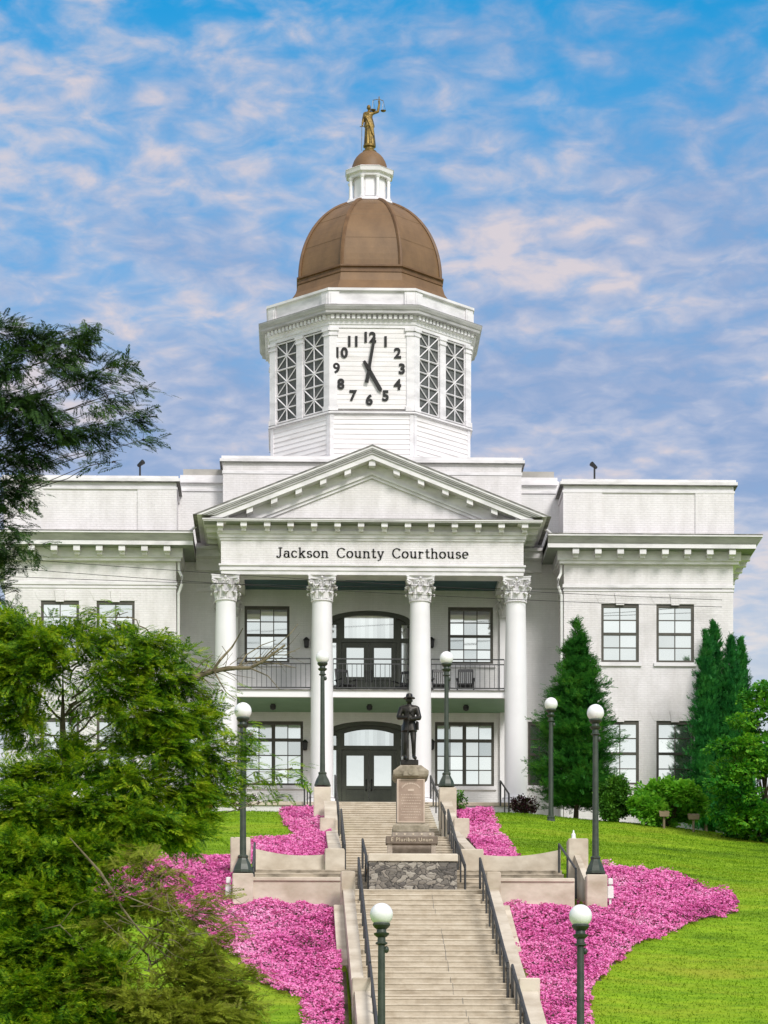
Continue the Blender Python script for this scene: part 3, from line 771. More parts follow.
# downpipes in the re-entrant corners
for s in (-1, 1):
    x = X0 + s * HI - s * .12; y = YW + .02; mb = MB(); zt = Z_EAVE - 1.0; zk = zw(580)
    mb.tube([(x, y + .02, zt), (x, y, zk + .25), (x - s * .12, y - .12, zk), (x - s * .12, y - .12, zk - .3), (x + s * .02, y, zk - .65), (x + s * .02, y, ZF - 1.5)], .06, 8); mb.build('downpipe', M['white_pvc'], court, True)
xr = X0 + HWD + .1
MB().tube([(xr, YE + 1.2, ZTIP + .0), (X0 + HI - .5, YW - .1, ZTIP - .12), (X0 + HI - .28, YW - .1, ZTIP - .4), (X0 + HI - .28, YW - .1, Z_EAVE)], .06, 8).build('downpipe', M['white_pvc'], court, True)
xl = X0 - HWD - .1
MB().tube([(xl, YE + 1.2, ZTIP + .0), (X0 - HI + .5, YW - .1, ZTIP - .12), (X0 - HI + .28, YW - .1, ZTIP - .4), (X0 - HI + .28, YW - .1, Z_EAVE)], .06, 8).build('downpipe', M['white_pvc'], court, True)

# ================================================================== clock tower
AP = 4.2; YT = YTF + AP; XT = X_at(369.5, YT)
def zf(y, a): return (HY - y) * (YT - a) * 1.0004 / F
def octa(a, z):
    r = a / math.cos(R(22.5)); return [(XT + r * math.cos(R(22.5 + 45 * k)), YT + r * math.sin(R(22.5 + 45 * k)), z) for k in range(8)]
def ostack(mb, lv, caps=True): return mb.loft([octa(a, z) for a, z in lv], caps=caps)
def face_frame(k, a):
    """centre, tangent and outward normal of octagon face k (k=0 front)"""
    th = R(-90 + 45 * k); n = Vector((math.cos(th), math.sin(th), 0)); t = Vector((-math.sin(th), math.cos(th), 0))
    return Vector((XT, YT, 0)) + n * a, t, n
def obox(mb, k, a, u0, u1, z0, z1, d0, d1):
    """box on face k: u along the face, z up, d0..d1 out from apothem a"""
    c, t, n = face_frame(k, a)
    vs = [c + t * u + n * d + Vector((0, 0, z)) for z in (z0, z1) for (u, d) in ((u0, d0), (u1, d0), (u1, d1), (u0, d1))]
    mb.add(vs, [(0, 1, 2, 3), (4, 5, 6, 7), (0, 1, 5, 4), (1, 2, 6, 5), (2, 3, 7, 6), (3, 0, 4, 7)])
ZL = zf(414.4, AP); ZCB, ZCTp = zf(411, AP), zf(328.6, AP)
core = MB(); ostack(core, [(AP - .12, ZA - 1.5), (AP - .12, zf(306, AP))]); tower = core.build('clock_tower', M['siding'], court)
SIDE = AP * math.tan(R(22.5))
sd = MB(); z0 = ZA - 1.2; nb = int((ZL - z0) / .2)
for k in range(8):
    c, t, n = face_frame(k, AP)
    for i in range(nb):
        a, b = z0 + (ZL - z0) * i / nb, z0 + (ZL - z0) * (i + 1) / nb
        p = [c + t * -SIDE + n * .02 + Vector((0, 0, a)), c + t * SIDE + n * .02 + Vector((0, 0, a)), c + t * SIDE - n * .012 + Vector((0, 0, b)), c + t * -SIDE - n * .012 + Vector((0, 0, b))]
        sd.quad(*p); sd.quad(p[0], p[1], c + t * SIDE - n * .012 + Vector((0, 0, a)), c + t * -SIDE - n * .012 + Vector((0, 0, a)))
sd.build('lap_siding', M['siding'], tower)
for k in range(8):
    for sg in (-1, 1):
        cb = MB(); a, b = sorted((sg * SIDE, sg * (SIDE - .16))); obox(cb, k, AP, a, b, z0, ZL - .001, -.02, .035); cb.build('corner_board', M['trim'], tower)
lg = MB(); ostack(lg, [(AP + .06, ZL), (AP + .12, ZL + .03), (AP + .12, ZL + .09), (AP - .1, ZL + .14)]); lg.build('belfry_ledge', M['trim'], tower)
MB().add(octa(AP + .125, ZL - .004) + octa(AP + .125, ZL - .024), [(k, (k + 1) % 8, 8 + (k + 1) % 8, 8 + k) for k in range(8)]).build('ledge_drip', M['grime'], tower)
ZP1 = zf(328.4, AP); 
for k in range(8):                                     # corner pilasters with little capitals, both sides of every edge
    for sg in (-1, 1):
        ps = MB()
        def cbx(w0, w1, z0, z1, d):
            a, b = sorted((sg * w0, sg * w1)); obox(ps, k, AP, a, b, z0, z1, -.1, d)
        cbx(SIDE + .03, SIDE - .30, ZL + .14, ZP1 - .32, .06); cbx(SIDE + .06, SIDE - .34, ZL + .13, ZL + .34, .10)
        cbx(SIDE + .06, SIDE - .34, ZP1 - .32, ZP1 - .25, .10); cbx(SIDE + .04, SIDE - .31, ZP1 - .25, ZP1 - .13, .07); cbx(SIDE + .08, SIDE - .37, ZP1 - .13, ZP1, .12); ps.build('belfry_pilaster', M['trim'], tower)
    if k % 2:
        ps = MB(); obox(ps, k, AP, -.17, .17, ZL + .14, ZP1 - .32, -.1, .06); obox(ps, k, AP, -.21, .21, ZP1 - .32, ZP1 - .25, -.1, .1); obox(ps, k, AP, -.19, .19, ZP1 - .25, ZP1 - .13, -.1, .07); obox(ps, k, AP, -.23, .23, ZP1 - .13, ZP1, -.1, .11); ps.build('belfry_pilaster', M['trim'], tower)
fr = MB(); ostack(fr, [(AP + .05, ZP1), (AP + .05, ZP1 + .13), (AP + .09, ZP1 + .14), (AP + .09, ZP1 + .28), (AP + .14, ZP1 + .29), (AP + .14, zf(312, AP + .45))]); fr.build('belfry_frieze', M['trim'], tower)
zs_ = zf(312.5, AP + .45); dr = MB()
for k in range(8):
    for i in range(16):
        u = -SIDE + (i + .5) * 2 * SIDE / 16; dt = MB() if k in (0, 1, 7) else dr; obox(dt, k, AP + .14, u - .065, u + .065, zs_ - .19, zs_ - .03, -.02, .13)
        if dt is not dr: dt.build('dentil', M['trim'], tower)
tag(dr.build('rear_dentils', M['trim'], tower), kind='stuff')
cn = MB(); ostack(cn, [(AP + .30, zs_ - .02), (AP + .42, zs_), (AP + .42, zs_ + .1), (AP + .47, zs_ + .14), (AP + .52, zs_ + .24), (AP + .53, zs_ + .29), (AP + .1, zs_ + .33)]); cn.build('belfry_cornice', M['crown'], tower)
MB().add(octa(AP + .535, zs_ + .292) + octa(AP + .535, zs_ + .315), [(k, (k + 1) % 8, 8 + (k + 1) % 8, 8 + k) for k in range(8)]).build('cornice_gutter', M['grime'], tower)
zq0, zq1 = zs_ + .32, zf(287.6, AP + .15)
pq = MB(); ostack(pq, [(AP + .08, zq0), (AP + .08, zq1 - .16), (AP + .2, zq1 - .13), (AP + .2, zq1 - .03), (AP + .12, zq1)])
for k in range(8):
    s2 = (AP + .08) * math.tan(R(22.5))
    for sg in (-1, 1):
        a, b = sorted((sg * (s2 + .02), sg * (s2 - .42))); obox(pq, k, AP + .08, a, b, zq0, zq1 - .15, -.1, .07)
        a, b = sorted((sg * (s2 - .06), sg * (s2 - .34))); obox(pq, k, AP + .08, a, b, zq0 + .12, zq1 - .26, -.1, .095)
pq.build('belfry_parapet', M['trim'], tower)
# lattice openings on the diagonal faces
for k in (1, 3, 5, 7):
    for sg in (-1, 1):
        lt = MB(); lv = MB()
        u0, u1 = sorted((sg * .19, sg * (SIDE - .31))); za, zb_ = ZL + .2, ZP1 - .06
        obox(lv, k, AP, u0, u1, za, zb_, -.11, -.07)
        c, t, n = face_frame(k, AP); P = lambda u, z: c + t * u + n * -.01 + Vector((0, 0, z))
        for u in (u0 + .02, u1 - .02): lt.tube([P(u, za), P(u, zb_)], .032, 4)
        for i in range(4): lt.tube([P(u0, za + (zb_ - za) * i / 3), P(u1, za + (zb_ - za) * i / 3)], .034, 4)
        um = (u0 + u1) / 2
        for i in range(3):
            a, b = za + (zb_ - za) * i / 3, za + (zb_ - za) * (i + 1) / 3; m_ = (a + b) / 2
            for p, q in (((u0, a), (u1, b)), ((u0, b), (u1, a)), ((um, a), (um, b)), ((u0, m_), (u1, m_))): lt.tube([P(*p), P(*q)], .028, 4)
        lt.build('belfry_lattice', M['trim'], tower); lv.build('dark_louvre', M['louvre'], tower)
# clock face of painted boards (and plain boarded faces on the other straight sides)
for k in (0, 2, 4, 6):
    cf = MB(); c, t, n = face_frame(k, AP); nb = 17
    for i in range(nb):
        a, b = ZCB + .08 + (ZCTp - ZCB - .08) * i / nb, ZCB + .08 + (ZCTp - ZCB - .08) * (i + 1) / nb
        w = SIDE - .28; cf.quad(c - t * w + n * .018 + Vector((0, 0, a)), c + t * w + n * .018 + Vector((0, 0, a)), c + t * w + n * .008 + Vector((0, 0, b)), c - t * w + n * .008 + Vector((0, 0, b)))
    cf.build('clock_face' if k == 0 else 'boarded_face', M['siding'], tower)
xc, zc_ = X_at(369.2, YTF), zf(369.5, AP); yf_ = YTF - .03
def put_text(body, x, z, size, name='numeral'):
    me = text_mesh(body, size, .02, .022); me.name = name
    me.transform(Matrix.Translation((x - X0, yf_ - .012 - YB, z - ZF)) @ Matrix.Rotation(R(90), 4, 'X'))
    me.materials.clear(); me.materials.append(M['number']); return link(name, me, tower)
for h in range(1, 13):
    a = R(90 - 30 * h); put_text(str(h), xc + 1.36 * math.cos(a), zc_ + 1.30 * math.sin(a), .58)
def hand(px, py, tx, ty, w0, w1, y, name):
    p = Vector((X_at(px, YTF), Z_at(px, py, YTF))); q = Vector((X_at(tx, YTF), Z_at(tx, ty, YTF))); d = (p - q).normalized(); n_ = Vector((-d.y, d.x)); mb = MB()
    m_ = q.lerp(p, .22); mb.prism_y([tuple(q + n_ * w1 / 2), tuple(m_ + n_ * w0 / 2), tuple(p - d * .1 + n_ * w0 / 2), tuple(p), tuple(p - d * .1 - n_ * w0 / 2), tuple(m_ - n_ * w0 / 2), tuple(q - n_ * w1 / 2)], y - .03, y); mb.build(name, M['number'], tower)
hand(381.5, 392.5, 363.8, 361.5, .17, .12, yf_ - .05, 'hour_hand'); hand(374.6, 336.5, 366.6, 383.5, .125, .16, yf_ - .09, 'minute_hand')
MB().tube([(xc, yf_ - .14, zc_), (xc, yf_ + .02, zc_)], .08, 12).build('clock_hub', M['number'], tower)

# ---------------------------------------------------------------- dome
RD = 2.97; ZR = zf(264.8, RD + .08)
dm = MB()
ostack(dm, [(AP - .0, zq1 - .35), (3.72, zq1 + .06), (3.40, zq1 + .32), (3.16, zq1 + .7), (3.06, zf(271.5, 3.1) - .02)], False)
prof = [(RD, ZR)]
BD = 3.66
for k in range(1, 19):
    t = (k / 18) * R(73.5); prof.append((RD * math.cos(t), ZR + BD * math.sin(t)))
ostack(dm, prof, True)
dome = dm.build('dome', M['dome'], court)
rmg = MB(); zr0 = zf(271.5, 3.1)
ostack(rmg, [(3.02, zr0 - .03), (3.09, zr0), (3.09, zr0 + .09), (3.03, zr0 + .11), (3.03, zr0 + .2), (3.12, zr0 + .23), (3.12, zr0 + .3), (RD - .02, zr0 + .34)], False); rmg.build('dome_rim', M['rib'], dome)
for k in range(8):
    rbm = MB(); th = R(22.5 + 45 * k); pts = []
    for a, z in prof: pts.append((XT + (a / math.cos(R(22.5)) + .01) * math.cos(th), YT + (a / math.cos(R(22.5)) + .01) * math.sin(th), z))
    rbm.tube(pts, .085, 6); rbm.build('dome_rib', M['rib'], dome, True)
se = MB()
for t in (R(20), R(41), R(58)):
    a, z = RD * math.cos(t), ZR + BD * math.sin(t); v = octa(a + .012, z - .015) + octa(a + .008, z + .015); se.add(v, [(k, (k + 1) % 8, 8 + (k + 1) % 8, 8 + k) for k in range(8)])
se.build('dome_seam', M['dome'], dome)
# lantern
ZB0 = ZR + BD * math.sin(R(73.5)) - .05
ln = MB(); zl = [Z_at(371, 202.5, YT - .97), Z_at(371, 195.5, YT - .95), Z_at(371, 174, YT - .85), Z_at(371, 165, YT - 1)]
ostack(ln, [(.98, ZB0 - .2), (.98, zl[0] + .12), (1.02, zl[0] + .15), (.94, zl[1] - .03), (.8, zl[1]), (.68, zl[1] + .001), (.68, zl[2])])
ostack(ln, [(.86, zl[2] - .02), (.86, zl[2] + .1), (.98, zl[2] + .14), (1.01, zl[2] + .3), (1.03, zl[3] - .02), (.95, zl[3] + .03)])
lant = ln.build('lantern', M['trim'], court)
for k in range(8):
    lcm = MB(); th = R(22.5 + 45 * k); x, y = XT + .87 * math.cos(th), YT + .87 * math.sin(th)
    lcm.lathe([(.11, zl[1]), (.11, zl[1] + .06), (.078, zl[1] + .08), (.072, zl[2] - .14), (.09, zl[2] - .12), (.12, zl[2] - .02)], (x, y, 0), 10); lcm.build('lantern_column', M['column_paint'], lant, True)
cp = MB(); zd = zl[3] + .02; zt_ = Z_at(371, 152, YT); cp.lathe([(.79, zd - .02)] + [(.78 * math.cos(R(t)), zd + (zt_ - zd) * math.sin(R(t)) / math.sin(R(74))) for t in (8, 18, 30, 42, 54, 64, 74)], (XT, YT, 0), 32); cp.build('cupola_cap', M['dome'], lant, True)
for k in range(8):
    lp = MB(); obox(lp, k, .68, -.19, .19, zl[1] + .1, zl[2] - .12, -.02, .02); lp.build('lantern_panel', M['column_paint'], lant)
# ================================================================== terrain
XS, HS = 3.42, 1.88                                 # stair axis and half width
_ky = [-60, 40, 64, 72, 86.5, 92, 104, 112, 118, 420]
_kz = [-1.7, -1.7, 2.2, 5.1, 9.95, 11.7, 14.35, 16.35, 17.1, 17.4]
def ground_z(X, Y):
    X = np.asarray(X, float); Y = np.asarray(Y, float)
    z = np.zeros(np.broadcast(X, Y).shape)
    for d in (-1.5, -.5, .5, 1.5): z = z + np.interp(Y + d, _ky, _kz) / 4
    w = np.clip((Y - 62) / 30, 0, 1); fall = np.clip(X - 7.5, 0, 30)
    z = z - w * (.055 * fall + .0032 * np.minimum(fall, 14) ** 2) * np.clip((230 - Y) / 60, 0, 1)
    # sunk under the stairs and terrace
    c = (np.abs(X - XS) < HS + .15) & (Y < 119) & (Y > 58); z = np.where(c, z - .9, z)
    t = (X > -1.6) & (X < 8.2) & (Y > 86.6) & (Y < 91.2); z = np.where(t, np.minimum(z, 10.0), z)
    h = (np.abs(X - X0) < HO - .3) & (Y > 120) & (Y < 138); z = np.where(h, np.minimum(z, 16.0), z)
    z = z + .05 * np.sin(X * .9 + Y * .5) * np.sin(Y * .7 - X * .3)
    return z

BEDS = {
 'right': [(500, 900), (508, 907), (588, 907), (604, 868), (640, 872), (690, 883), (728, 893), (741, 903), (735, 913), (690, 926), (640, 946), (605, 976), (590, 996), (592, 1030), (594, 1090), (532, 1090), (536, 990), (515, 960)],
 'left_low': [(338, 896), (345, 960), (352, 1000), (362, 1090), (305, 1090), (302, 1000), (268, 990), (238, 962), (208, 938), (185, 915), (150, 903), (232, 903)],
 'left_mid': [(233, 848), (233, 907), (150, 912), (95, 900), (95, 880), (150, 862)],
 'left_up': [(284, 802), (323, 799), (330, 835), (332, 866), (250, 866), (250, 845), (296, 838), (283, 820)],
 'right_up': [(447, 802), (487, 804), (497, 832), (512, 852), (520, 866), (466, 866), (452, 830)],
}
def in_poly(px, py, poly):
    r = np.zeros(px.shape, bool); n = len(poly)
    for i in range(n):
        x1, y1 = poly[i]; x2, y2 = poly[(i + 1) % n]
        if y1 == y2: continue
        c = ((y1 > py) != (y2 > py)) & (px < (x2 - x1) * (py - y1) / (y2 - y1) + x1); r ^= c
    return r
def bed_mask(X, Y, Z, name=None, jit=0):
    px, py = project(X, Y, Z); m = np.zeros(np.shape(X), bool)
    px = px + 1.6 * np.sin(Y * 2.3 + X) + 1.2 * np.sin(Y * 6.1 - X * 2) + jit * rng.normal(0, 1.2, px.shape); py = py + 1.0 * np.sin(X * 2.9) + .8 * np.sin(X * 7.3 + Y) + jit * rng.normal(0, .8, py.shape)
    for k, p in BEDS.items():
        if name in (None, k):
            ok = (Y < 91.2) if k in ('right', 'left_low', 'left_mid') else (Y > 91.0)
            if k == 'right': ok = ok | (X > 7.9) & (Y < 95)
            if k == 'left_mid': ok = (X < -1.9) & (Y < 95)
            m |= in_poly(px, py, p) & ok
    return m

def axis_vals(a, b, lo, hi, fine, coarse):
    v = list(np.arange(lo, hi + 1e-6, fine)); s = fine; x = lo
    while x > a: s = min(s * 1.35, coarse); x -= s; v.insert(0, max(x, a))
    s = fine; x = hi
    while x < b: s = min(s * 1.35, coarse); x += s; v.append(min(x, b))
    return np.array(v)
gx = axis_vals(-400, 400, -12, 24, .3, 40); gy = axis_vals(-60, 420, 60, 120, .3, 40)
GX, GY = np.meshgrid(gx, gy); GZ = ground_z(GX, GY); nx, ny = len(gx), len(gy)
bedm = bed_mask(GX, GY, GZ)
GZ = GZ + np.where(bedm, .01, 0)
me = bpy.data.meshes.new('ground')
idx = np.arange(nx * ny).reshape(ny, nx)
q = np.stack([idx[:-1, :-1], idx[:-1, 1:], idx[1:, 1:], idx[1:, :-1]], -1).reshape(-1, 4)
me.vertices.add(nx * ny); me.vertices.foreach_set('co', np.stack([GX, GY, GZ], -1).astype(np.float32).ravel())
me.loops.add(q.size); me.loops.foreach_set('vertex_index', q.astype(np.int32).ravel())
me.polygons.add(len(q)); me.polygons.foreach_set('loop_start', np.arange(0, q.size, 4, dtype=np.int32)); me.polygons.foreach_set('loop_total', np.full(len(q), 4, np.int32))
mi = bedm[:-1, :-1] & bedm[1:, 1:] & bedm[1:, :-1] & bedm[:-1, 1:]; me.polygons.foreach_set('material_index', mi.reshape(-1).astype(np.int32)); me.polygons.foreach_set('use_smooth', np.ones(len(q), bool))
me.update(calc_edges=True); me.materials.append(M['lawn']); me.materials.append(M['soil'])
tag(link('ground', me), kind='structure')
tag(MB().quad((-400, -60, -1.66), (400, -60, -1.66), (400, 35, -1.66), (-400, 35, -1.66)).build('road', M['asphalt']), kind='structure')

# ---------------------------------------------------------------- phlox carpets and grass
def rand_basis(n, tilt, up=None):
    """random normals near `up` with a random spin -> D,B,N"""
    N = rng.normal(0, tilt, (n, 3)) + (np.array([0, -.25, 1]) if up is None else up); N /= np.linalg.norm(N, axis=1)[:, None]
    a = rng.normal(size=(n, 3)); D = np.cross(N, a); D /= np.linalg.norm(D, axis=1)[:, None]
    return D, np.cross(N, D), N
def flower_carpet(name, key, label, dens, xr, yr):
    n = int((xr[1] - xr[0]) * (yr[1] - yr[0]) * dens); X = rng.uniform(*xr, n); Y = rng.uniform(*yr, n); Z = ground_z(X, Y)
    k = bed_mask(X, Y, Z, key, 1) & (np.abs(X - XS) > HS + .45) & ~((X > -1.5) & (X < 8.15) & (Y > 86.2) & (Y < 91.1)); X, Y, Z = X[k], Y[k], Z[k]; n = len(X)
    lump = .5 + .5 * np.sin(X * 5.3 + 1.3 * np.sin(Y * 3.1)) * np.sin(Y * 4.7 + 1.1 * np.sin(X * 3.7)); Z = Z + .05 + (.22 * lump + .07 * np.sin(X * 1.7) * np.sin(Y * 1.3)) * rng.uniform(.45, 1, n)
    D, B, N = rand_basis(n, .55); P = np.stack([X, Y, Z], 1)
    s = rng.uniform(.019, .040, n)[:, None]; vs = []
    for i in range(5):
        a = 2 * math.pi * i / 5; vs.append(P + s * (D * math.cos(a) + B * math.sin(a)) + N * s * .25 * (i % 2))
    V = np.stack(vs, 1).reshape(-1, 3)
    o = np_mesh(name, V, 5, M['phlox']); return tag(o, label, 'flowers', 'pink phlox carpets', 'stuff')
flower_carpet('phlox_bed', 'right', 'wide bank of pink phlox spilling down the lawn right of the lower steps', 1000, (5.0, 13), (62, 95))
flower_carpet('phlox_bed', 'left_low', 'bank of pink phlox left of the lower steps, below the retaining wall', 1000, (-7, 1.6), (62, 90))
flower_carpet('phlox_bed', 'left_mid', 'patch of pink phlox left of the lamp on the terrace, behind the hemlock twigs', 1000, (-9, -1.7), (80, 95))
flower_carpet('phlox_bed', 'left_up', 'small pink phlox bed beside the upper steps, next to the left lawn', 1000, (-3.5, 1.2), (91, 118))
flower_carpet('phlox_bed', 'right_up', 'small pink phlox bed right of the upper steps, above the curved wall', 1000, (5.2, 9), (91, 118))

def grass_blades(name, label, n, xr, yr, hgt):
    X = rng.uniform(*xr, n); Y = rng.uniform(*yr, n); Z = ground_z(X, Y)
    k = ~bed_mask(X, Y, Z) & (np.abs(X - XS) > HS + .5) & ~((X > -1.8) & (X < 8.3) & (Y > 86) & (Y < 91.4)); X, Y, Z = X[k], Y[k], Z[k]; n = len(X)
    a = rng.uniform(0, 2 * math.pi, n); w = rng.uniform(.012, .03, n); h = rng.uniform(.4, 1, n) * hgt; L = rng.normal(0, .5, (n, 2)) * h[:, None]
    P = np.stack([X, Y, Z - .01], 1); T = np.stack([np.cos(a) * w, np.sin(a) * w, 0 * a], 1)
    tip = P + np.stack([L[:, 0], L[:, 1], h], 1)
    V = np.stack([P - T, P + T, tip], 1).reshape(-1, 3)
    tag(np_mesh(name, V, 3, M['grass']), label, 'grass', 'mown grass', 'stuff')
grass_blades('grass', 'bright mown grass on the slope right of the steps', 170000, (5.4, 24), (64, 114), .065)
grass_blades('grass', 'bright mown grass on the slope left of the steps', 80000, (-12, 1.4), (60, 116), .065)

# ================================================================== stairs
ZT0 = 10.31
def flight(name, label, x0, x1, ytop, ztop, n, tread, rise, ybot_extra=0, landing=None, base=1.6):
    """steps going down toward the viewer from (ytop, ztop); a chamfered nosing on every step"""
    pts = [(ytop + 1.2, ztop)]; y, z = ytop, ztop; ch = .022
    for k in range(n):
        if landing and k == landing[0]:
            pts.append((y, z)); y -= landing[1]
        pts += [(y + ch, z), (y, z - ch), (y, z - .042), (y + .014, z - .044), (y + .014, z - rise)]
        z -= rise; y -= tread
    pts += [(y + tread - .6, z)]
    lo = [(p[0], p[1] - base) for p in reversed(pts)]
    mb = MB()
    n_ = len(pts)
    for a, b in zip(pts, pts[1:]): mb.quad((x0, a[0], a[1]), (x1, a[0], a[1]), (x1, b[0], b[1]), (x0, b[0], b[1]))
    for a, b in zip(pts, pts[1:]):
        for x in (x0, x1): mb.quad((x, a[0], a[1]), (x, b[0], b[1]), (x, b[0], b[1] - base), (x, a[0], a[1] - base))
    if n > 30: mb.xform(Matrix(((1, -.0088, 0, .0088 * 85.7), (0, 1, 0, 0), (0, 0, 1, 0), (0, 0, 0, 1))))
    o = mb.build(name, M['stained'] if n == 6 else M['stair']); tag(o, label, 'steps')
    if n > 30:                                        # the long hairline crack that wanders down the risers
        ck = MB(); xx = x0 + (x1 - x0) * .58; ys, zs = ytop, ztop
        for k in range(n):
            if landing and k == landing[0]: ys -= landing[1]; xx += .12
            w = random.uniform(.008, .016)
            if random.random() < .85: ck.add([(xx, ys - .003, zs - .002), (xx + w, ys - .003, zs - .002), (xx + w + .02, ys + .010, zs - rise), (xx + .02, ys + .010, zs - rise)], [(0, 1, 2, 3)])
            ys -= tread; zs -= rise; xx += random.uniform(-.02, .035)
        ck.build('crack', M['grime'], o)
    return o
# lower flight with a short landing near its foot
flight('stair_flight', 'long lower flight of worn beige concrete steps', XS - HS, XS + HS, 85.7, ZT0, 42, .5, .193, landing=(21, .9))
def stair_z(Y):
    k = (85.7 - Y) / .5
    return ZT0 - .193 * max(0, k if Y > 75.2 else (21 if Y > 74.3 else (k - 1.8)))
# wide flight across the terrace, then two narrower flights to the porch
XL0, XL1, XU0, XU1 = -1.37, 7.9, 1.33, 5.06
flight('stair_flight', 'broad low flight of stained steps across the terrace behind the retaining walls', XL0, XL1, 90.3, 11.45, 6, .6, .19, base=1.2)
flight('stair_flight', 'narrow middle flight of steps beside the rubble stone plinth', XU0, XU1, 103.0, 14.21, 15, .74, .184)
flight('stair_flight', 'upper flight of steps climbing to the front doors behind the statue', XU0, XU1, 118.5, ZF - .01, 19, .72, .1875)
tag(MB().box(XL0, XL1, 86.43, 86.95, 9.7, ZT0 + .001).build('terrace_path', M['stair']), kind='structure')

def sloped(mb, x0, x1, prof, depth=2.0):
    """solid along Y with top profile [(y,z)...] from upper to lower"""
    mb.prism_x(prof + [(y, z - depth) for y, z in reversed(prof)], x0, x1); return mb
def capped_block(x0, x1, y0, y1, z0, z1): return MB().bbox(x0, x1, y0, y1, z0, z1, .025)

SH = .0088
SHEAR = Matrix(((1, -SH, 0, SH * 85.7), (0, 1, 0, 0), (0, 0, 1, 0), (0, 0, 0, 1)))      # the lower stairs run very slightly askew
def shx(x, y): return x + SH * (85.7 - y)
# lower cheek walls
for s, lab in ((-1, 'sloping concrete cheek wall along the left edge of the lower steps'), (1, 'sloping concrete cheek wall along the right edge of the lower steps')):
    xi = XS + s * (HS + .02); xo = xi + s * .31; a, b = sorted((xi, xo)); mb = MB()
    sloped(mb, a, b, [(85.1, stair_z(85.1) + .20), (74.6, stair_z(75.2) + .20)])
    x2, x3 = sorted((xo + s * .005, xo + s * .27)); sloped(mb, x2, x3, [(84.6, stair_z(84.6) - .15), (79.2, stair_z(79.2) - .28)])
    mb.xform(SHEAR); w = mb.build('cheek_wall', M['concrete']); tag(w, lab, 'wall', 'cheek walls of the steps')
    a2, b2 = sorted((xi - s * .04, xo + s * .06)); capped_block(a2, b2, 84.95, 85.6, ZT0 - 1.4, ZT0 + .42).xform(SHEAR).build('pier', M['concrete'], w)
    xm = XS + s * 2.06 + .08; capped_block(xm - .26, xm + .26, 73.9, 74.6, 4.9, stair_z(75) + .46).xform(SHEAR).build('pier', M['concrete'], w)
    m2 = MB(); sloped(m2, min(xm - .2, xm + .2), max(xm - .2, xm + .2), [(73.88, stair_z(74.2) + .16), (64.5, stair_z(64.5) + .14)]); m2.xform(SHEAR).build('lower_wall', M['concrete'], w)
# upper cheek walls
for s, lab in ((-1, 'concrete cheek wall left of the upper steps, stepping down from the lamp pedestal'), (1, 'concrete cheek wall right of the upper steps, stepping down from the lamp pedestal')):
    if s < 0: xa, xb, xe0, xe1, lx = .86, XU0 - .03, .75, 1.36, .80
    else: xa, xb, xe0, xe1, lx = XU1 + .03, 5.46, 4.86, 5.56, 5.34
    w = tag(sloped(MB(), xa, xb, [(107.9, 16.15), (103.7, 14.85)]).build('cheek_wall', M['concrete']), lab, 'wall', 'cheek walls of the steps')
    xp = .95 if s < 0 else 5.56
    capped_block(xp - .27, xp + .27, 103.1, 103.7, 13.4, 14.86).build('pier', M['concrete'], w)
    sloped(MB(), xa + .02, xb - .02, [(103.09, 14.42), (91.4, 12.15)]).build('lower_wall', M['concrete'], w)
    capped_block(xe0, xe1, 90.75, 91.4, 10.2, 12.15).build('pier', M['concrete'], w)
    capped_block(lx - .31, lx + .31, 108.2, 108.8, 15.0, Z_at(384, 787, 108.2)).build('pedestal', M['concrete'], w)
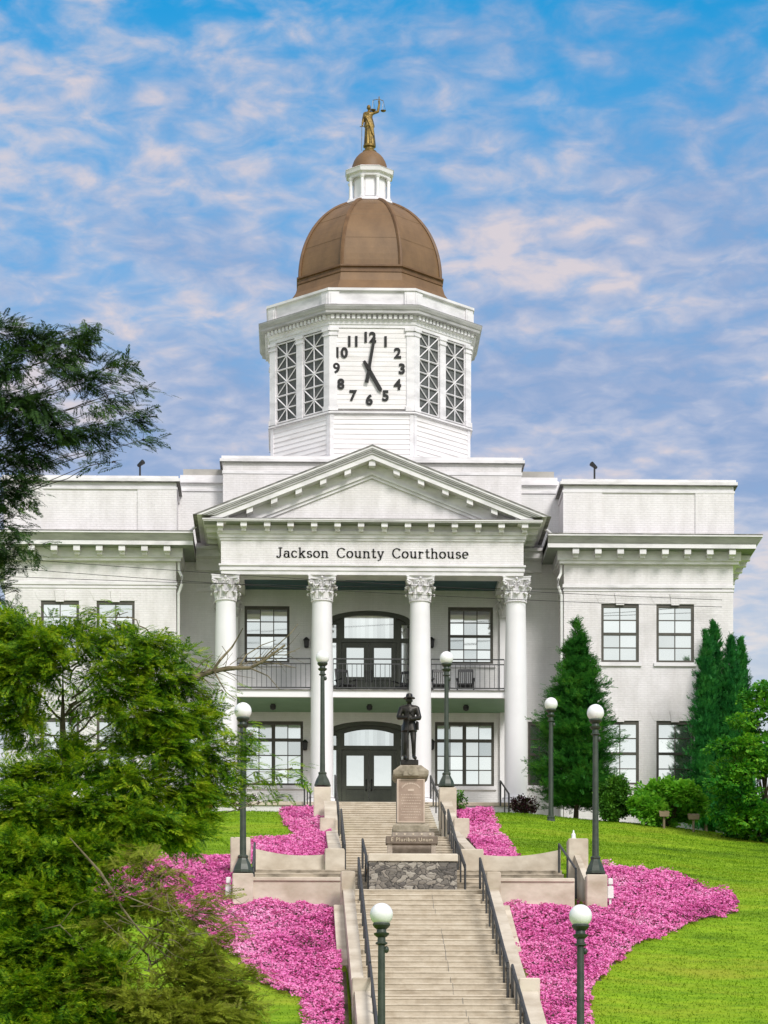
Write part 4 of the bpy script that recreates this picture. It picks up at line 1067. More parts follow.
# front retaining walls, curved back walls and end piers of the terrace
for s in (-1, 1):
    a, b = (XL0 + .0, 1.22) if s < 0 else (5.68, XL1)
    side = 'left' if s < 0 else 'right'
    w = MB(); w.box(a, b, 86.15, 86.42, 8.9, 10.62); w.bbox(a, b, 86.1, 86.47, 10.6, 10.70, .02)
    w = tag(w.build('retaining_wall', M['concrete']), f'low flat retaining wall of the terrace {side} of the steps, above pink flowers', 'wall', 'terrace walls')
    lx = X_at(243, 86.3) if s < 0 else X_at(596, 86.3)
    capped_block(lx - .30, lx + .30, 86.0, 86.6, 8.9, Z_at(384, 873.5, 86.0)).build('pedestal', M['concrete'], w)
    cv = MB(); A, B = (XL0, .74) if s < 0 else (5.57, XL1); N = 10; top = []; 
    for k in range(N + 1):
        t = k / N; x = A + (B - A) * t; u = (1 - t) if s < 0 else t        # u=1 at the outer end
        top.append((x, 12.0 - .05 * math.sin(u * math.pi) + .14 * u * u, 91.02 + .5 * math.sin(u * math.pi) * .3 - .25 * u))
    for (x0, z0, y0), (x1, z1, y1) in zip(top, top[1:]):
        cv.add([(x0, y0, 10.2), (x1, y1, 10.2), (x1, y1 + .3, 10.2), (x0, y0 + .3, 10.2), (x0, y0, z0), (x1, y1, z1), (x1, y1 + .3, z1), (x0, y0 + .3, z0)], [(0, 1, 5, 4), (4, 5, 6, 7), (2, 3, 7, 6)])
    c = tag(cv.build('curved_wall', M['concrete']), f'cream concrete wall with a dipping top behind the terrace, {side} of the steps', 'wall', 'terrace walls')
    xe = X_at(240.5, 90.5) if s < 0 else X_at(577.5, 90.5)
    p = tag(capped_block(xe - .30, xe + .30, 90.2, 90.9, 9.6, Z_at(384, 838, 90.3)).build('end_pier', M['concrete']), f'square concrete pier ending the terrace steps behind the {side} terrace lamp', 'pier', 'terrace end piers')
    sloped(MB(), xe - .05 if s < 0 else xe - .12, xe + .12 if s < 0 else xe + .05, [(90.19, 11.9), (87.0, 10.75)], 1.8).build('sloping_curb', M['concrete'], p)
    if s > 0:
        fb = MB(); fb.lathe([(.075, 0), (.085, .05), (.06, .06), (.065, .16), (.03, .2), (.02, .27), (.005, .29)], (xe - .12, 90.5, Z_at(384, 838, 90.3)), 12); tag(fb.build('path_light', M['opal'], None, True), 'tiny white path light on top of the right terrace pier', 'light')
    ub = MB(); ux = lx + s * .42; ub.bbox(ux - .09, ux + .09, 86.3, 86.45, 10.15, 10.5, .02); ub.bbox(ux - .07, ux + .07, 86.28, 86.42, 10.55, 10.72, .02)
    ub.box(ux - .03, ux + .03, 86.36, 86.42, 9.6, 10.56); tag(ub.build('utility_box', M['white_pvc']), f'small white electrical box beside the {side} terrace lamp pedestal', 'utility box', 'electrical boxes by the lamps')

# ---------------------------------------------------------------- handrails
def handrail(label, x0, y0, z0, x1, y1, z1, posts, drop, lowrail=True):
    t = thing('handrail', label, 'handrail', (x0, y0, z0 - drop), 'iron handrails of the steps'); mb = MB()
    P = lambda u, d=0: (x0 + (x1 - x0) * u, y0 + (y1 - y0) * u, z0 + (z1 - z0) * u - d)
    mb.tube([P(-.0), P(1)], .034, 8); 
    if lowrail: mb.tube([P(0, .14), P(1, .14)], .02, 6)
    mb.tube([P(1), (x1, y1 - .02, z1 - .14)], .034, 8); mb.build('rail', M['iron'], t, True)
    for k in range(posts):
        u = k / (posts - 1); p = P(u); MB().tube([p, (p[0], p[1], p[2] - drop)], .026 if 0 < k < posts - 1 else .034, 6).build('post', M['iron'], t)
for s, sd in ((-1, 'left'), (1, 'right')):
    xa = XS + s * (HS - .14)
    handrail(f'dark iron handrail along the {sd} of the lower steps, above the short landing', xa, 85.9, ZT0 + .92, shx(xa, 75.7), 75.7, stair_z(75.7) + .80, 9, .88)
    handrail(f'dark iron handrail along the {sd} of the lowest steps, below the short landing', shx(xa + s * .03, 74.6), 74.6, stair_z(74.8) + .84, shx(xa + s * .03, 64.8), 64.8, stair_z(64.8) + .84, 9, .86)
    xu = XU0 + .08 if s < 0 else XU1 + .02
    handrail(f'dark iron handrail {sd} of the middle steps, beside the upper pink bed', xu, 102.8, 15.1, xu - (.05 if s < 0 else .3), 90.8, 12.25, 6, .85)
    handrail(f'dark iron handrail {sd} of the top steps below the portico', xu - .03 + (.1 if s > 0 else 0), 118.2, 18.7, xu - .05 + (.05 if s > 0 else 0), 105, 15.35, 6, .9)
    xw = X_at(254, 88.8) if s < 0 else X_at(562.5, 88.8)
    handrail(f'short iron handrail at the {sd} end of the terrace steps', xw, 90.0, 12.2, xw + (.0 if s < 0 else .25), 87.2, 11.1, 3, .86, False)
    xb = X_at(363.5, 88.5) if s < 0 else X_at(459.5, 88.0)
    handrail('short iron handrail on the terrace steps left of the rubble plinth' if s < 0 else 'short iron handrail on the terrace steps right of the rubble plinth', xb, 89.8, 12.3, xb + .12, 87.2, 11.2, 3, .88)

for px, py, lab in ((304.5, 781, 'short iron handrail at the porch edge, behind the pink bed left of the upper steps'), (500.5, 781, 'short iron handrail at the porch edge beside the right end column')):
    x, y, z = at(px, py, 118.4); handrail(lab, x, y, z, x + .22, y - 1.6, z - .75, 3, 1.0, False)

# ---------------------------------------------------------------- globe lamps
def lamp_proto(label):
    t = thing('globe_lamp', label, 'street lamp', (0, 0, 0), 'globe lamps along the steps')
    H = 4.9; b = MB()
    prof = [(.30, 0), (.30, .06), (.285, .08), (.27, .14), (.23, .24), (.165, .36), (.14, .42), (.155, .45), (.155, .49), (.12, .52)]
    b.lathe(prof, (0, 0, 0), 8); b.build('base', M['lamp_green'], t)
    p = MB(); p.lathe([(.098, .50), (.088, 1.5), (.076, H - .98), (.074, H - .90)], (0, 0, 0), 16); p.build('pole', M['lamp_green'], t, True)
    c = MB(); z = H - .90; c.lathe([(.088, z), (.13, z + .02), (.13, z + .05), (.09, z + .07), (.085, z + .16), (.12, z + .18), (.16, z + .22), (.17, z + .25), (.11, z + .27), (.10, z + .33), (.15, z + .37), (.19, z + .42), (.19, z + .46)], (0, 0, 0), 16)
    c.ball((.1, -.02, z - .1), .06, 10, 8, 1.3); c.build('collar', M['lamp_green'], t, True)
    g = MB(); g.ball((0, 0, H - .245), .247, 32, 20); g.build('globe', M['opal'], t, True)
    return t
proto = None
for px, Y, base, lab in ((381.5, 64.3, None, 'nearest white globe lamp, rising in front of the lower steps at left'),
                         (580.5, 64.3, None, 'nearest white globe lamp at right, standing before the pink phlox bank'),
                         (243, 86.3, 873.5, 'globe lamp on the left terrace pedestal, hemlock twigs across its pole'),
                         (595.5, 86.3, 873.5, 'globe lamp on the right terrace pedestal, in front of the bushy evergreen'),
                         (322.5, 108.5, 786.5, 'tall dark globe lamp on the left cheek wall, in front of a portico column'),
                         (446.5, 108.5, 786.5, 'tall dark globe lamp on the right cheek wall, in front of the balcony rocking chairs'),
                         (551, 110.5, None, 'globe lamp standing in the right lawn beside the bushy evergreen')):
    x = X_at(px, Y)
    if base: z = Z_at(384, base, Y)
    else: z = (HY - (903 if px < 400 else 904.5 if px < 600 and Y < 70 else 697.5)) * (x * SP + Y * CP) / F - 4.9
    if proto is None: proto = lamp_proto(lab); o = proto
    else: o = copy_tree(proto); o['label'] = lab
    o.location = (x, Y, z); o.rotation_euler.z = random.uniform(0, .6)
    if not base and Y < 70:
        tag(capped_block(x - .34, x + .34, Y - .34, Y + .34, z - 1.6, z + .001).build('lamp_pedestal', M['concrete']), f'concrete pedestal under the nearest globe lamp, {"left" if px < 400 else "right"} side', 'pedestal', 'pedestals of the nearest lamps')

# ---------------------------------------------------------------- monument
RY = 86.96
rx0, rx1 = X_at(369, RY), X_at(457, RY)
pl = thing('stone_plinth', 'wide rubble stone plinth with a smooth concrete cap in the middle of the steps', 'plinth', ((rx0 + rx1) / 2, RY, 9.8))
zr1, zr2 = Z_at(384, 861, RY), Z_at(384, 853.5, RY)
MB().box(rx0, rx1, RY, 91.9, 9.6, zr1).build('rubble_base', M['rubble'], pl)
MB().bbox(rx0 - .03, rx1 + .03, RY - .05, 92, zr1, zr2, .03).build('cap_slab', M['concrete'], pl)
bx0, bx1 = X_at(386, 88.6), X_at(437.8, 88.6); zb0, zb1 = Z_at(384, 843.3, 88.6), Z_at(384, 836, 88.6)
be = thing('inscribed_bench', 'low stone bench carved with pale lettering in front of the statue pedestal', 'bench', ((bx0 + bx1) / 2, 88.6, zr2))
MB().bbox(bx0, bx1, 88.6, 89.05, zb0, zb1, .015).build('seat', M['bench'], be)
for x in (bx0 + .12, bx1 - .12): MB().box(x - .07, x + .07, 88.66, 89.0, zr2, zb0).build('leg', M['granite'], be)
me = text_mesh('E Pluribus Unum', .158, .008, .0, spacing=1.16); me.name = 'lettering'
me.transform(Matrix.Translation(((bx0 + bx1) / 2 - be.location.x, -.008, (zb0 + zb1) / 2 - be.location.z)) @ Matrix.Rotation(R(90), 4, 'X')); me.materials.clear(); me.materials.append(M['letter_gold']); link('lettering', me, be)
mx0, mx1 = X_at(397, 89.8), X_at(424.8, 89.8); mc = (mx0 + mx1) / 2
mo = thing('statue_pedestal', 'granite pedestal with an inscribed plaque carrying the bronze soldier', 'pedestal', (mc, 90.25, zr2))
zm = lambda y: Z_at(384, y, 89.8)
hw = (mx1 - mx0) / 2
MB().bbox(X_at(392, 89.3), X_at(434.5, 89.3), 89.3, 91.2, zr2, Z_at(384, 832.2, 89.3), .02).build('step', M['granite'], mo)
sm = MB()
for k in range(5):
    x = X_at(396.5 + 8.4 * k, 89.3); z = Z_at(384, 834, 89.3); poly = []
    for i in range(10):
        a = R(90 + 36 * i); r_ = .05 if i % 2 == 0 else .021; poly.append((x + r_ * math.cos(a), z + r_ * math.sin(a)))
    sm.prism_y(poly, 89.29, 89.302)
sm.build('carved_star', M['letter_gold'], mo)
MB().loft([[(mc - h_, 90.25 - d_, z), (mc + h_, 90.25 - d_, z), (mc + h_, 90.25 + d_, z), (mc - h_, 90.25 + d_, z)] for h_, d_, z in ((hw + .12, .58, Z_at(384, 832.2, 89.8)), (hw + .12, .58, zm(826)), (hw + .02, .47, zm(823.3)))], caps=True).build('plinth_course', M['cap_stone'], mo)
MB().bbox(mc - hw, mc + hw, 89.8, 90.7, zm(823.3), zm(778.5), .02).build('shaft', M['granite'], mo)
MB().bbox(mc - hw + .03, mc + hw - .03, 89.775, 89.82, zm(821.8), zm(780), .006).build('plaque', M['plaque'], mo)
bo = MB()
for a_, b_, c_, d_ in ((mc - hw + .0, mc - hw + .045, zm(822.6), zm(779)), (mc + hw - .045, mc + hw - .0, zm(822.6), zm(779)), (mc - hw + .045, mc + hw - .045, zm(780.2), zm(779)), (mc - hw + .045, mc + hw - .045, zm(822.6), zm(821.4))): bo.box(a_, b_, 89.765, 89.81, c_, d_)
bo.build('plaque_border', M['relief'], mo)
rl = MB(); ztop, zbot = zm(780), zm(822); hgt = ztop - zbot; yq = 89.768
def dash_row(z, w, h_, y=yq):
    x = mc - w
    while x < mc + w:
        l = random.uniform(.02, .06); rl.box(x, min(x + l, mc + w), y, y + .008, z, z + h_); x += l + .018
for i in range(13):
    a = R(150 - 10 * i); x, z = mc + .30 * math.cos(a), ztop - .34 + .24 * math.sin(a); rl.box(x - .018, x + .018, yq, yq + .008, z - .025, z + .025)
rl.box(mc - .09, mc + .09, yq, yq + .008, ztop - .33, ztop - .27)
for i, w in enumerate((.3, .26, .30, .28, .22, .30, .27, .31, .2)): dash_row(ztop - .46 - i * .085, w, .022 if i % 3 else .03)
rl.build('worn_inscription', M['relief'], mo)
cw = (X_at(428.2, 89.7) - X_at(392.8, 89.7)) / 2; z0_, z1_ = zm(778.4), zm(764.8)
cs = MB(); cs.loft([[(mc - a, 90.25 - b, z), (mc + a, 90.25 - b, z), (mc + a, 90.25 + b, z), (mc - a, 90.25 + b, z)] for a, b, z in ((hw + .02, .47, z0_), (cw - .05, .55, z0_ + .05), (cw, .58, z0_ + .11), (cw, .58, z0_ + .22), (cw - .05, .55, z0_ + .26), (cw - .22, .42, z1_))], caps=True)
dk = []
for i in range(13): dk.append((mc + .24 * math.cos(R(180 * i / 12)), z0_ + .06 + .3 * math.sin(R(180 * i / 12))))
cs.prism_y(dk, 89.6, 89.9); cs.tube([(mc, 89.58, z0_ + .17), (mc, 89.62, z0_ + .17)], .09, 14); cs.build('capstone', M['cap_stone'], mo)

# ---------------------------------------------------------------- bronze soldier
sx = X_at(409.3, 90.2); sz = Z_at(384, 764.8, 90.2) - .01
so = thing('soldier_statue', 'dark bronze soldier in a brimmed hat resting both hands on a grounded rifle', 'statue', (sx, 90.25, sz))
MB().bbox(-.27, .27, -.24, .24, 0, .13, .02).xform(Matrix.Translation((sx, 90.25, sz))).build('bronze_base', M['bronze'], so)
B0 = .13
J = {'pelvis': (0.02, .02, 1.0 + B0, (.165, .125)), 'belly': (.01, .02, 1.14 + B0, (.165, .125)), 'chest': (0, .02, 1.36 + B0, (.195, .135)), 'neckb': (0, .02, 1.50 + B0, (.12, .1)), 'neck': (0, .0, 1.555 + B0, .062), 'head': (0, -.015, 1.64 + B0, (.088, .098)), 'crown': (0, -.01, 1.72 + B0, (.08, .09)),
     'hipL': (-.095, .02, .92 + B0, .115), 'kneeL': (-.11, -.02, .50 + B0, .075), 'ankL': (-.12, .05, .10 + B0, .055), 'toeL': (-.15, -.13, .045 + B0, .05),
     'hipR': (.115, .02, .92 + B0, .115), 'kneeR': (.13, -.06, .50 + B0, .075), 'ankR': (.14, -.02, .10 + B0, .055), 'toeR': (.18, -.2, .045 + B0, .05),
     'shL': (-.225, .02, 1.44 + B0, .088), 'elL': (-.33, -.03, 1.18 + B0, .07), 'wrL': (-.10, -.24, 1.14 + B0, .05), 'haL': (-.035, -.27, 1.15 + B0, .048),
     'shR': (.225, .02, 1.44 + B0, .088), 'elR': (.31, -.03, 1.17 + B0, .07), 'wrR': (.07, -.24, 1.10 + B0, .05), 'haR': (-.01, -.275, 1.10 + B0, .048)}
E = [('pelvis', 'belly'), ('belly', 'chest'), ('chest', 'neckb'), ('neckb', 'neck'), ('neck', 'head'), ('head', 'crown'), ('pelvis', 'hipL'), ('hipL', 'kneeL'), ('kneeL', 'ankL'), ('ankL', 'toeL'), ('pelvis', 'hipR'), ('hipR', 'kneeR'), ('kneeR', 'ankR'), ('ankR', 'toeR'),
     ('chest', 'shL'), ('shL', 'elL'), ('elL', 'wrL'), ('wrL', 'haL'), ('chest', 'shR'), ('shR', 'elR'), ('elR', 'wrR'), ('wrR', 'haR')]
ex = MB()   # coat skirt, nose, ears, brow, fingers fused into the body
def ell(z, a, b, cx=0, cy=.02, n=20, fold=0):
    return [(cx + (a + fold * math.sin(5 * t)) * math.cos(t), cy + (b + fold * math.sin(5 * t)) * math.sin(t), z) for t in [2 * math.pi * k / n for k in range(n)]]
ex.loft([ell(1.2 + B0, .17, .13), ell(1.06 + B0, .19, .15), ell(.92 + B0, .225, .175, 0, .02, 20, .008), ell(.80 + B0, .245, .19, 0, .02, 20, .014)], caps=True)
ex.loft([ell(1.09 + B0, .185, .15), ell(1.14 + B0, .187, .152)], caps=True)
ex.ball((0, -.115, 1.635 + B0), .02, 8, 6, 1.3); ex.box(-.05, .05, -.112, -.08, 1.665 + B0, 1.685 + B0); ex.box(-.03, .03, -.11, -.08, 1.585 + B0, 1.597 + B0)
for s in (-1, 1): ex.ball((s * .088, 0, 1.64 + B0), .022, 8, 6, 1.4)
for hx, hz, sg in ((-.03, 1.15, 1), (-.01, 1.10, -1)):
    for i in range(4): ex.tube([(hx - sg * .03, -.27, hz + B0 + .03 - .022 * i), (hx - sg * .0, -.335, hz + B0 + .03 - .022 * i), (hx + sg * .05, -.33, hz + B0 + .025 - .022 * i)], .012, 6)
    ex.tube([(hx, -.27, hz + B0 + .035), (hx + sg * .03, -.30, hz + B0 + .06)], .013, 6)
ex.tube([(-.05, -.11, 1.34 + B0), (0, -.13, 1.3 + B0), (.05, -.11, 1.34 + B0)], .02, 6)
body = grow_mesh(J, E, .012, [ex], 2); body.name = 'body'; body.materials.append(M['bronze']); link('body', body, so)
def sbuild(mb, name): 
    mb.xform(Matrix.Translation((sx, 90.25, sz))); return mb.build(name, M['bronze'], so, True)
h = MB(); h.loft([ell(1.715 + B0, .175, .185, 0, -.01, 28), ell(1.70 + B0, .18, .19, 0, -.015, 28), ell(1.725 + B0, .17, .18, 0, -.01, 28), ell(1.735 + B0, .105, .115, 0, -.01, 28), ell(1.80 + B0, .10, .11, 0, -.01, 28), ell(1.83 + B0, .075, .09, 0, -.01, 28)], caps=True); sbuild(h, 'hat')
r_ = MB(); r_.tube([(-.04, -.30, 1.28 + B0), (-.05, -.29, .55 + B0)], [.014, .018], 8); r_.tube([(-.05, -.29, .62 + B0), (-.055, -.285, .28 + B0)], [.026, .034], 8); r_.loft([[(-.055 - a, -.285 - b, z), (-.055 + a, -.285 - b, z), (-.055 + a, -.285 + b, z), (-.055 - a, -.285 + b, z)] for a, b, z in ((.03, .035, .3 + B0), (.035, .06, .12 + B0), (.035, .07, .005 + B0))], caps=True); sbuild(r_, 'rifle')
bg = MB(); bg.bbox(.20, .29, -.06, .14, .86 + B0, 1.08 + B0, .03); bg.tube([(-.2, .06, 1.47 + B0), (0, -.14, 1.33 + B0), (.22, -.02, 1.06 + B0)], .014, 6); sbuild(bg, 'satchel')
br_ = MB(); br_.tube([(-.19, .17, 1.46 + B0), (.19, .17, 1.46 + B0)], .075, 14); br_.bbox(-.16, .16, .13, .26, 1.12 + B0, 1.42 + B0, .03); sbuild(br_, 'knapsack')
cpx = MB(); cpx.loft([[(-.21, .06, z), (-.15, .02, z), (-.17, .2, z), (-.24, .18, z)] for z in (.15 + B0, 1.0 + B0)], caps=True); sbuild(cpx, 'folded_coat')

so.scale = (.99, 1.05, 1.10)

# ---------------------------------------------------------------- Lady Justice
jb = Z_at(371, 152.8, YT) 
ju = thing('justice_statue', 'gilded robed woman holding up a pair of scales on top of the dome', 'statue', (XT, YT, jb))
bs_ = MB(); bs_.lathe([(.30, -.02), (.30, .05), (.26, .07), (.2, .12), (.2, .2), (.27, .24), (.27, .31), (.22, .34)], (XT, YT, jb), 20); bs_.build('base', M['gold'], ju, True)
b0 = .30
J = {'pelvis': (-.02, 0, .98 + b0, (.16, .13)), 'belly': (-.02, 0, 1.12 + b0, (.14, .115)), 'chest': (-.02, 0, 1.33 + b0, (.165, .13)), 'neckb': (-.02, 0, 1.45 + b0, (.09, .08)), 'neck': (-.02, -.0, 1.52 + b0, .052), 'head': (-.03, -.015, 1.61 + b0, (.082, .095)), 'crown': (-.03, 0, 1.69 + b0, (.082, .09)),
     'shL': (-.2, 0, 1.39 + b0, .07), 'elL': (-.27, .0, 1.10 + b0, .056), 'wrL': (-.30, -.1, .90 + b0, .042), 'haL': (-.31, -.13, .84 + b0, .045),
     'shR': (.15, 0, 1.40 + b0, .07), 'elR': (.36, -.02, 1.46 + b0, .06), 'wrR': (.42, -.04, 1.78 + b0, .045), 'haR': (.41, -.05, 1.88 + b0, .05)}
E = [('pelvis', 'belly'), ('belly', 'chest'), ('chest', 'neckb'), ('neckb', 'neck'), ('neck', 'head'), ('head', 'crown'), ('chest', 'shL'), ('shL', 'elL'), ('elL', 'wrL'), ('wrL', 'haL'), ('chest', 'shR'), ('shR', 'elR'), ('elR', 'wrR'), ('wrR', 'haR')]
ex = MB(); rings = []
for i in range(15):
    t = i / 14; z = 1.12 * (1 - t) + .0 + b0; a = .15 + .10 * t ** .8; n = 40
    rings.append([(-.02 + .03 * t + (a + .016 * t * math.sin(9 * q + 2.2 * t)) * math.cos(q), (a * .85 + .018 * t * math.sin(11 * q - 1.5 * t)) * math.sin(q), z) for q in [2 * math.pi * k / n for k in range(n)]])
ex.loft(rings, caps=True)
ex.loft([ell(1.20 + b0, .15, .125, -.02, 0, 24), ell(1.08 + b0, .185, .155, -.02, 0, 24, .01), ell(.86 + b0, .225, .19, -.01, 0, 24, .02), ell(.80 + b0, .215, .18, -.01, 0, 24, .022)], caps=True)
for i in range(4): ex.tube([(-.2 + .07 * i, -.15, 1.3 + b0 - .02 * i), (-.02 + .05 * i, -.19, .9 + b0), (.1 + .03 * i, -.2, .5 + b0 - .06 * i)], .02, 6)
ex.ball((-.03, .06, 1.68 + b0), .085, 12, 8); ex.ball((-.03, -.11, 1.60 + b0), .018, 8, 6, 1.3); ex.box(-.075, .015, -.112, -.08, 1.628 + b0, 1.65 + b0)
for s in (-1, 1): ex.ball((-.03 + s * .082, 0, 1.61 + b0), .018, 8, 6, 1.4)
for i in range(4):
    ex.tube([(.41 - .02 + .014 * i, -.09, 1.88 + b0), (.395 + .014 * i, -.11, 1.91 + b0), (.40 + .012 * i, -.085, 1.945 + b0)], .011, 6); ex.tube([(-.34 + .016 * i, -.14, .85 + b0), (-.345 + .016 * i, -.175, .82 + b0), (-.34 + .014 * i, -.15, .785 + b0)], .011, 6)
ex.tube([(.38, -.05, 1.88 + b0), (.36, -.08, 1.92 + b0)], .013, 6)
jm = grow_mesh(J, E, .014, [ex], 1); jm.name = 'body'; jm.materials.append(M['gold']); link('body', jm, ju)
def jbuild(mb, name): mb.xform(Matrix.Translation((XT, YT, jb))); return mb.build(name, M['gold'], ju, True)
sc_ = MB(); zbm = 1.95 + b0; sc_.tube([(.14, -.07, zbm - .02), (.41, -.07, zbm + .03), (.60, -.07, zbm - .05)], .014, 6); sc_.tube([(.41, -.07, zbm), (.41, -.07, zbm + .14)], .02, 6)
for x, zt in ((.15, zbm - .02), (.59, zbm - .05)):
    zp = zt - .42
    for k in range(3):
        a = 2 * math.pi * k / 3; sc_.tube([(x, -.07, zt), (x + .1 * math.cos(a), -.07 + .1 * math.sin(a), zp)], .006, 4)
    sc_.lathe([(.12, 0), (.125, .01), (.09, -.03), (.04, -.045)], (x, -.07, zp), 14)
jbuild(sc_, 'scales')
sw = MB(); sw.tube([(-.33, -.15, .95 + b0), (-.34, -.15, .02)], [.014, .01], 6); sw.tube([(-.42, -.15, .76 + b0), (-.24, -.15, .78 + b0)], .016, 6); jbuild(sw, 'sword')

# ---------------------------------------------------------------- balcony rocking chairs
def rocker(label):
    t = thing('rocking_chair', label, 'rocking chair', (0, 0, 0), 'rocking chairs on the balcony')
    s = MB(); s.loft([[(-.30, -.27, .43), (.30, -.27, .43), (.26, .24, .38), (-.26, .24, .38)], [(-.30, -.27, .47), (.30, -.27, .47), (.26, .24, .42), (-.26, .24, .42)]], caps=True); s.build('seat', M['black'], t)
    b = MB()
    for x in (-.28, .28): b.tube([(x, .23, .38), (x * 1.02, .40, 1.16)], .03, 8)
    b.loft([[(-.30, .365, 1.06), (.30, .365, 1.06), (.30, .40, 1.06), (-.30, .40, 1.06)], [(-.28, .39, 1.18), (.28, .39, 1.18), (.28, .425, 1.18), (-.28, .425, 1.18)]], caps=True); b.box(-.28, .28, .25, .28, .52, .58)
    for k in range(6): x = -.2 + .08 * k; b.tube([(x, .265, .56), (x, .385, 1.07)], .018, 6)
    b.build('backrest', M['black'], t)
    for sg in (-1, 1):
        a = MB(); x = sg * .33; a.bbox(x - .05, x + .05, -.32, .32, .66, .69, .01); a.tube([(x, -.24, .08), (x, -.24, .66)], .026, 8); a.tube([(x, .22, .06), (x, .22, .4)], .026, 8); a.build('armrest', M['black'], t)
        r = MB(); pts = [(sg * .33, -.5 + k * .11, .03 + .0011 * (k - 4.5) ** 2 * 4) for k in range(11)]; r.tube(pts, .024, 6); r.build('rocker', M['black'], t)
    return t
rc = None
for px, y, rz, lab in ((440.5, 121.5, .06, 'black slatted rocking chair on the balcony beside the right inner column'), (465.5, 121.4, -.08, 'black slatted rocking chair on the balcony below the right upper window'), (346, 121.6, .5, 'black rocking chair on the balcony left of the upper doors'), (404, 121.9, -.5, 'black rocking chair half hidden on the balcony right of the upper doors')):
    if rc is None: rc = rocker(lab); o = rc
    else: o = copy_tree(rc); o['label'] = lab
    o.location = (X_at(px, y), y, Z_SLAB1 + .005); o.rotation_euler.z = rz

# ---------------------------------------------------------------- roof floodlights and lawn uplights
for px, py, Y, s in ((594.5, 468, 124, -1), (140, 466, 124, 1)):
    x, y, z = at(px, py, Y); zb_ = Z_PAR - .70
    t = thing('roof_floodlight', f'small black floodlight on a post above the {"right" if px > 400 else "left"} wing parapet', 'floodlight', (x, y, zb_), 'roof floodlights')
    MB().tube([(x, y, zb_), (x, y, z)], .04, 8).build('post', M['black'], t)
    hd = MB(); hd.tube([(x - s * .08, y + .05, z + .02), (x + s * .14, y - .14, z + .14)], [.065, .105], 12); hd.build('lamp_head', M['black'], t)
for px, py, w in ((664, 816.5, .34), (693.5, 819.5, .38)):
    Y = 110.5; x = X_at(px, Y); z = Z_at(px, py, Y); zg = float(ground_z(np.array([x]), np.array([Y]))[0])
    t = thing('lawn_uplight', 'tan box uplight on a stake in front of the bright round shrub' if px < 680 else 'tan box uplight on a stake between the bright shrub and the arborvitae', 'uplight', (x, Y, zg), 'uplights on the lawn')
    MB().tube([(x, Y, zg - .1), (x, Y, z)], .045, 8).build('stake', M['tan_paint'], t)
    bb = MB(); bb.loft([[(x - w * .5, Y - .14, z - .02), (x + w * .5, Y - .14, z - .02), (x + w * .5, Y + .14, z + .06), (x - w * .5, Y + .14, z + .06)], [(x - w * .55, Y - .14, z + .14), (x + w * .55, Y - .14, z + .14), (x + w * .55, Y + .14, z + .24), (x - w * .55, Y + .14, z + .24)]], caps=True); bb.build('lamp_box', M['tan_paint'], t)

# ---------------------------------------------------------------- utility wires across the front
for i, (p0, p1, p2, lab) in enumerate((((-30, 555), (370, 583), (722, 600), 'uppermost thin utility wire sagging across the courthouse front'), ((-30, 565), (215, 583), (722, 607), 'middle thin utility wire sagging across the courthouse front'), ((-30, 575), (100, 580), (722, 589), 'lowest thin utility wire crossing above the left wing windows'))):
    A, B, C = Vector(at(*p0, 116)), Vector(at(*p1, 117.5)), Vector(at(*p2, 120.9)); pts = []
    for k in range(25):
        t = k / 24; x = A.x + (C.x - A.x) * t; tb = (B.x - A.x) / (C.x - A.x)
        L0 = (t - tb) * (t - 1) / ((0 - tb) * (0 - 1)); L1 = t * (t - 1) / (tb * (tb - 1)); L2 = t * (t - tb) / (1 * (1 - tb)); pts.append((x, A.y * L0 + B.y * L1 + C.y * L2, A.z * L0 + B.z * L1 + C.z * L2))
    tag(MB().tube(pts, .011, 5).build('utility_wire', M['black']), lab, 'wire', 'utility wires')

# ---------------------------------------------------------------- terracotta pot left of the portico
x, y, z = at(206, 797, 117)
t = thing('flower_pot', 'orange terracotta pot at the wall foot left of the portico, half hidden by twigs', 'flower pot', (x, y, z - .5))
pt = MB(); pt.lathe([(.22, -.5), (.36, .05), (.40, .06), (.40, .16), (.34, .16), (.30, .05)], (x, y, z), 24); pt.build('pot', M['terracotta'], t, True)
# ================================================================== foliage
def quads_template(leaves):
    """leaves: (base, tip, half width) -> stacked diamond quads"""
    out = []
    for b, t, w, n in leaves:
        b, t, n = np.array(b, float), np.array(t, float), np.array(n, float); d = t - b; s = np.cross(d, n); s /= np.linalg.norm(s) + 1e-9; m = b + d * .45
        out += [b, m - s * w, t, m + s * w]
    return np.array(out)
def frond(n, wid, ang, hw, droop=.15, lift=-.1):
    L = []
    for i in range(n):
        t = (i + .4) / n; p = np.array([t, 0, -droop * t * t]); l = wid * (1 - .75 * t) * (.75 + .5 * random.random()) + .04
        for s in (-1, 1):
            a = R(ang) * (1 + .25 * (random.random() - .5)); L.append((p, p + np.array([l * math.cos(a), s * l * math.sin(a), lift * l + .05 * (random.random() - .5)]), hw * (.7 + .6 * random.random()), (0, 0, 1)))
    p = np.array([.9, 0, -droop * .81]); L.append((p, p + np.array([.15, 0, -.05]), hw, (0, 0, 1)))
    return quads_template(L)
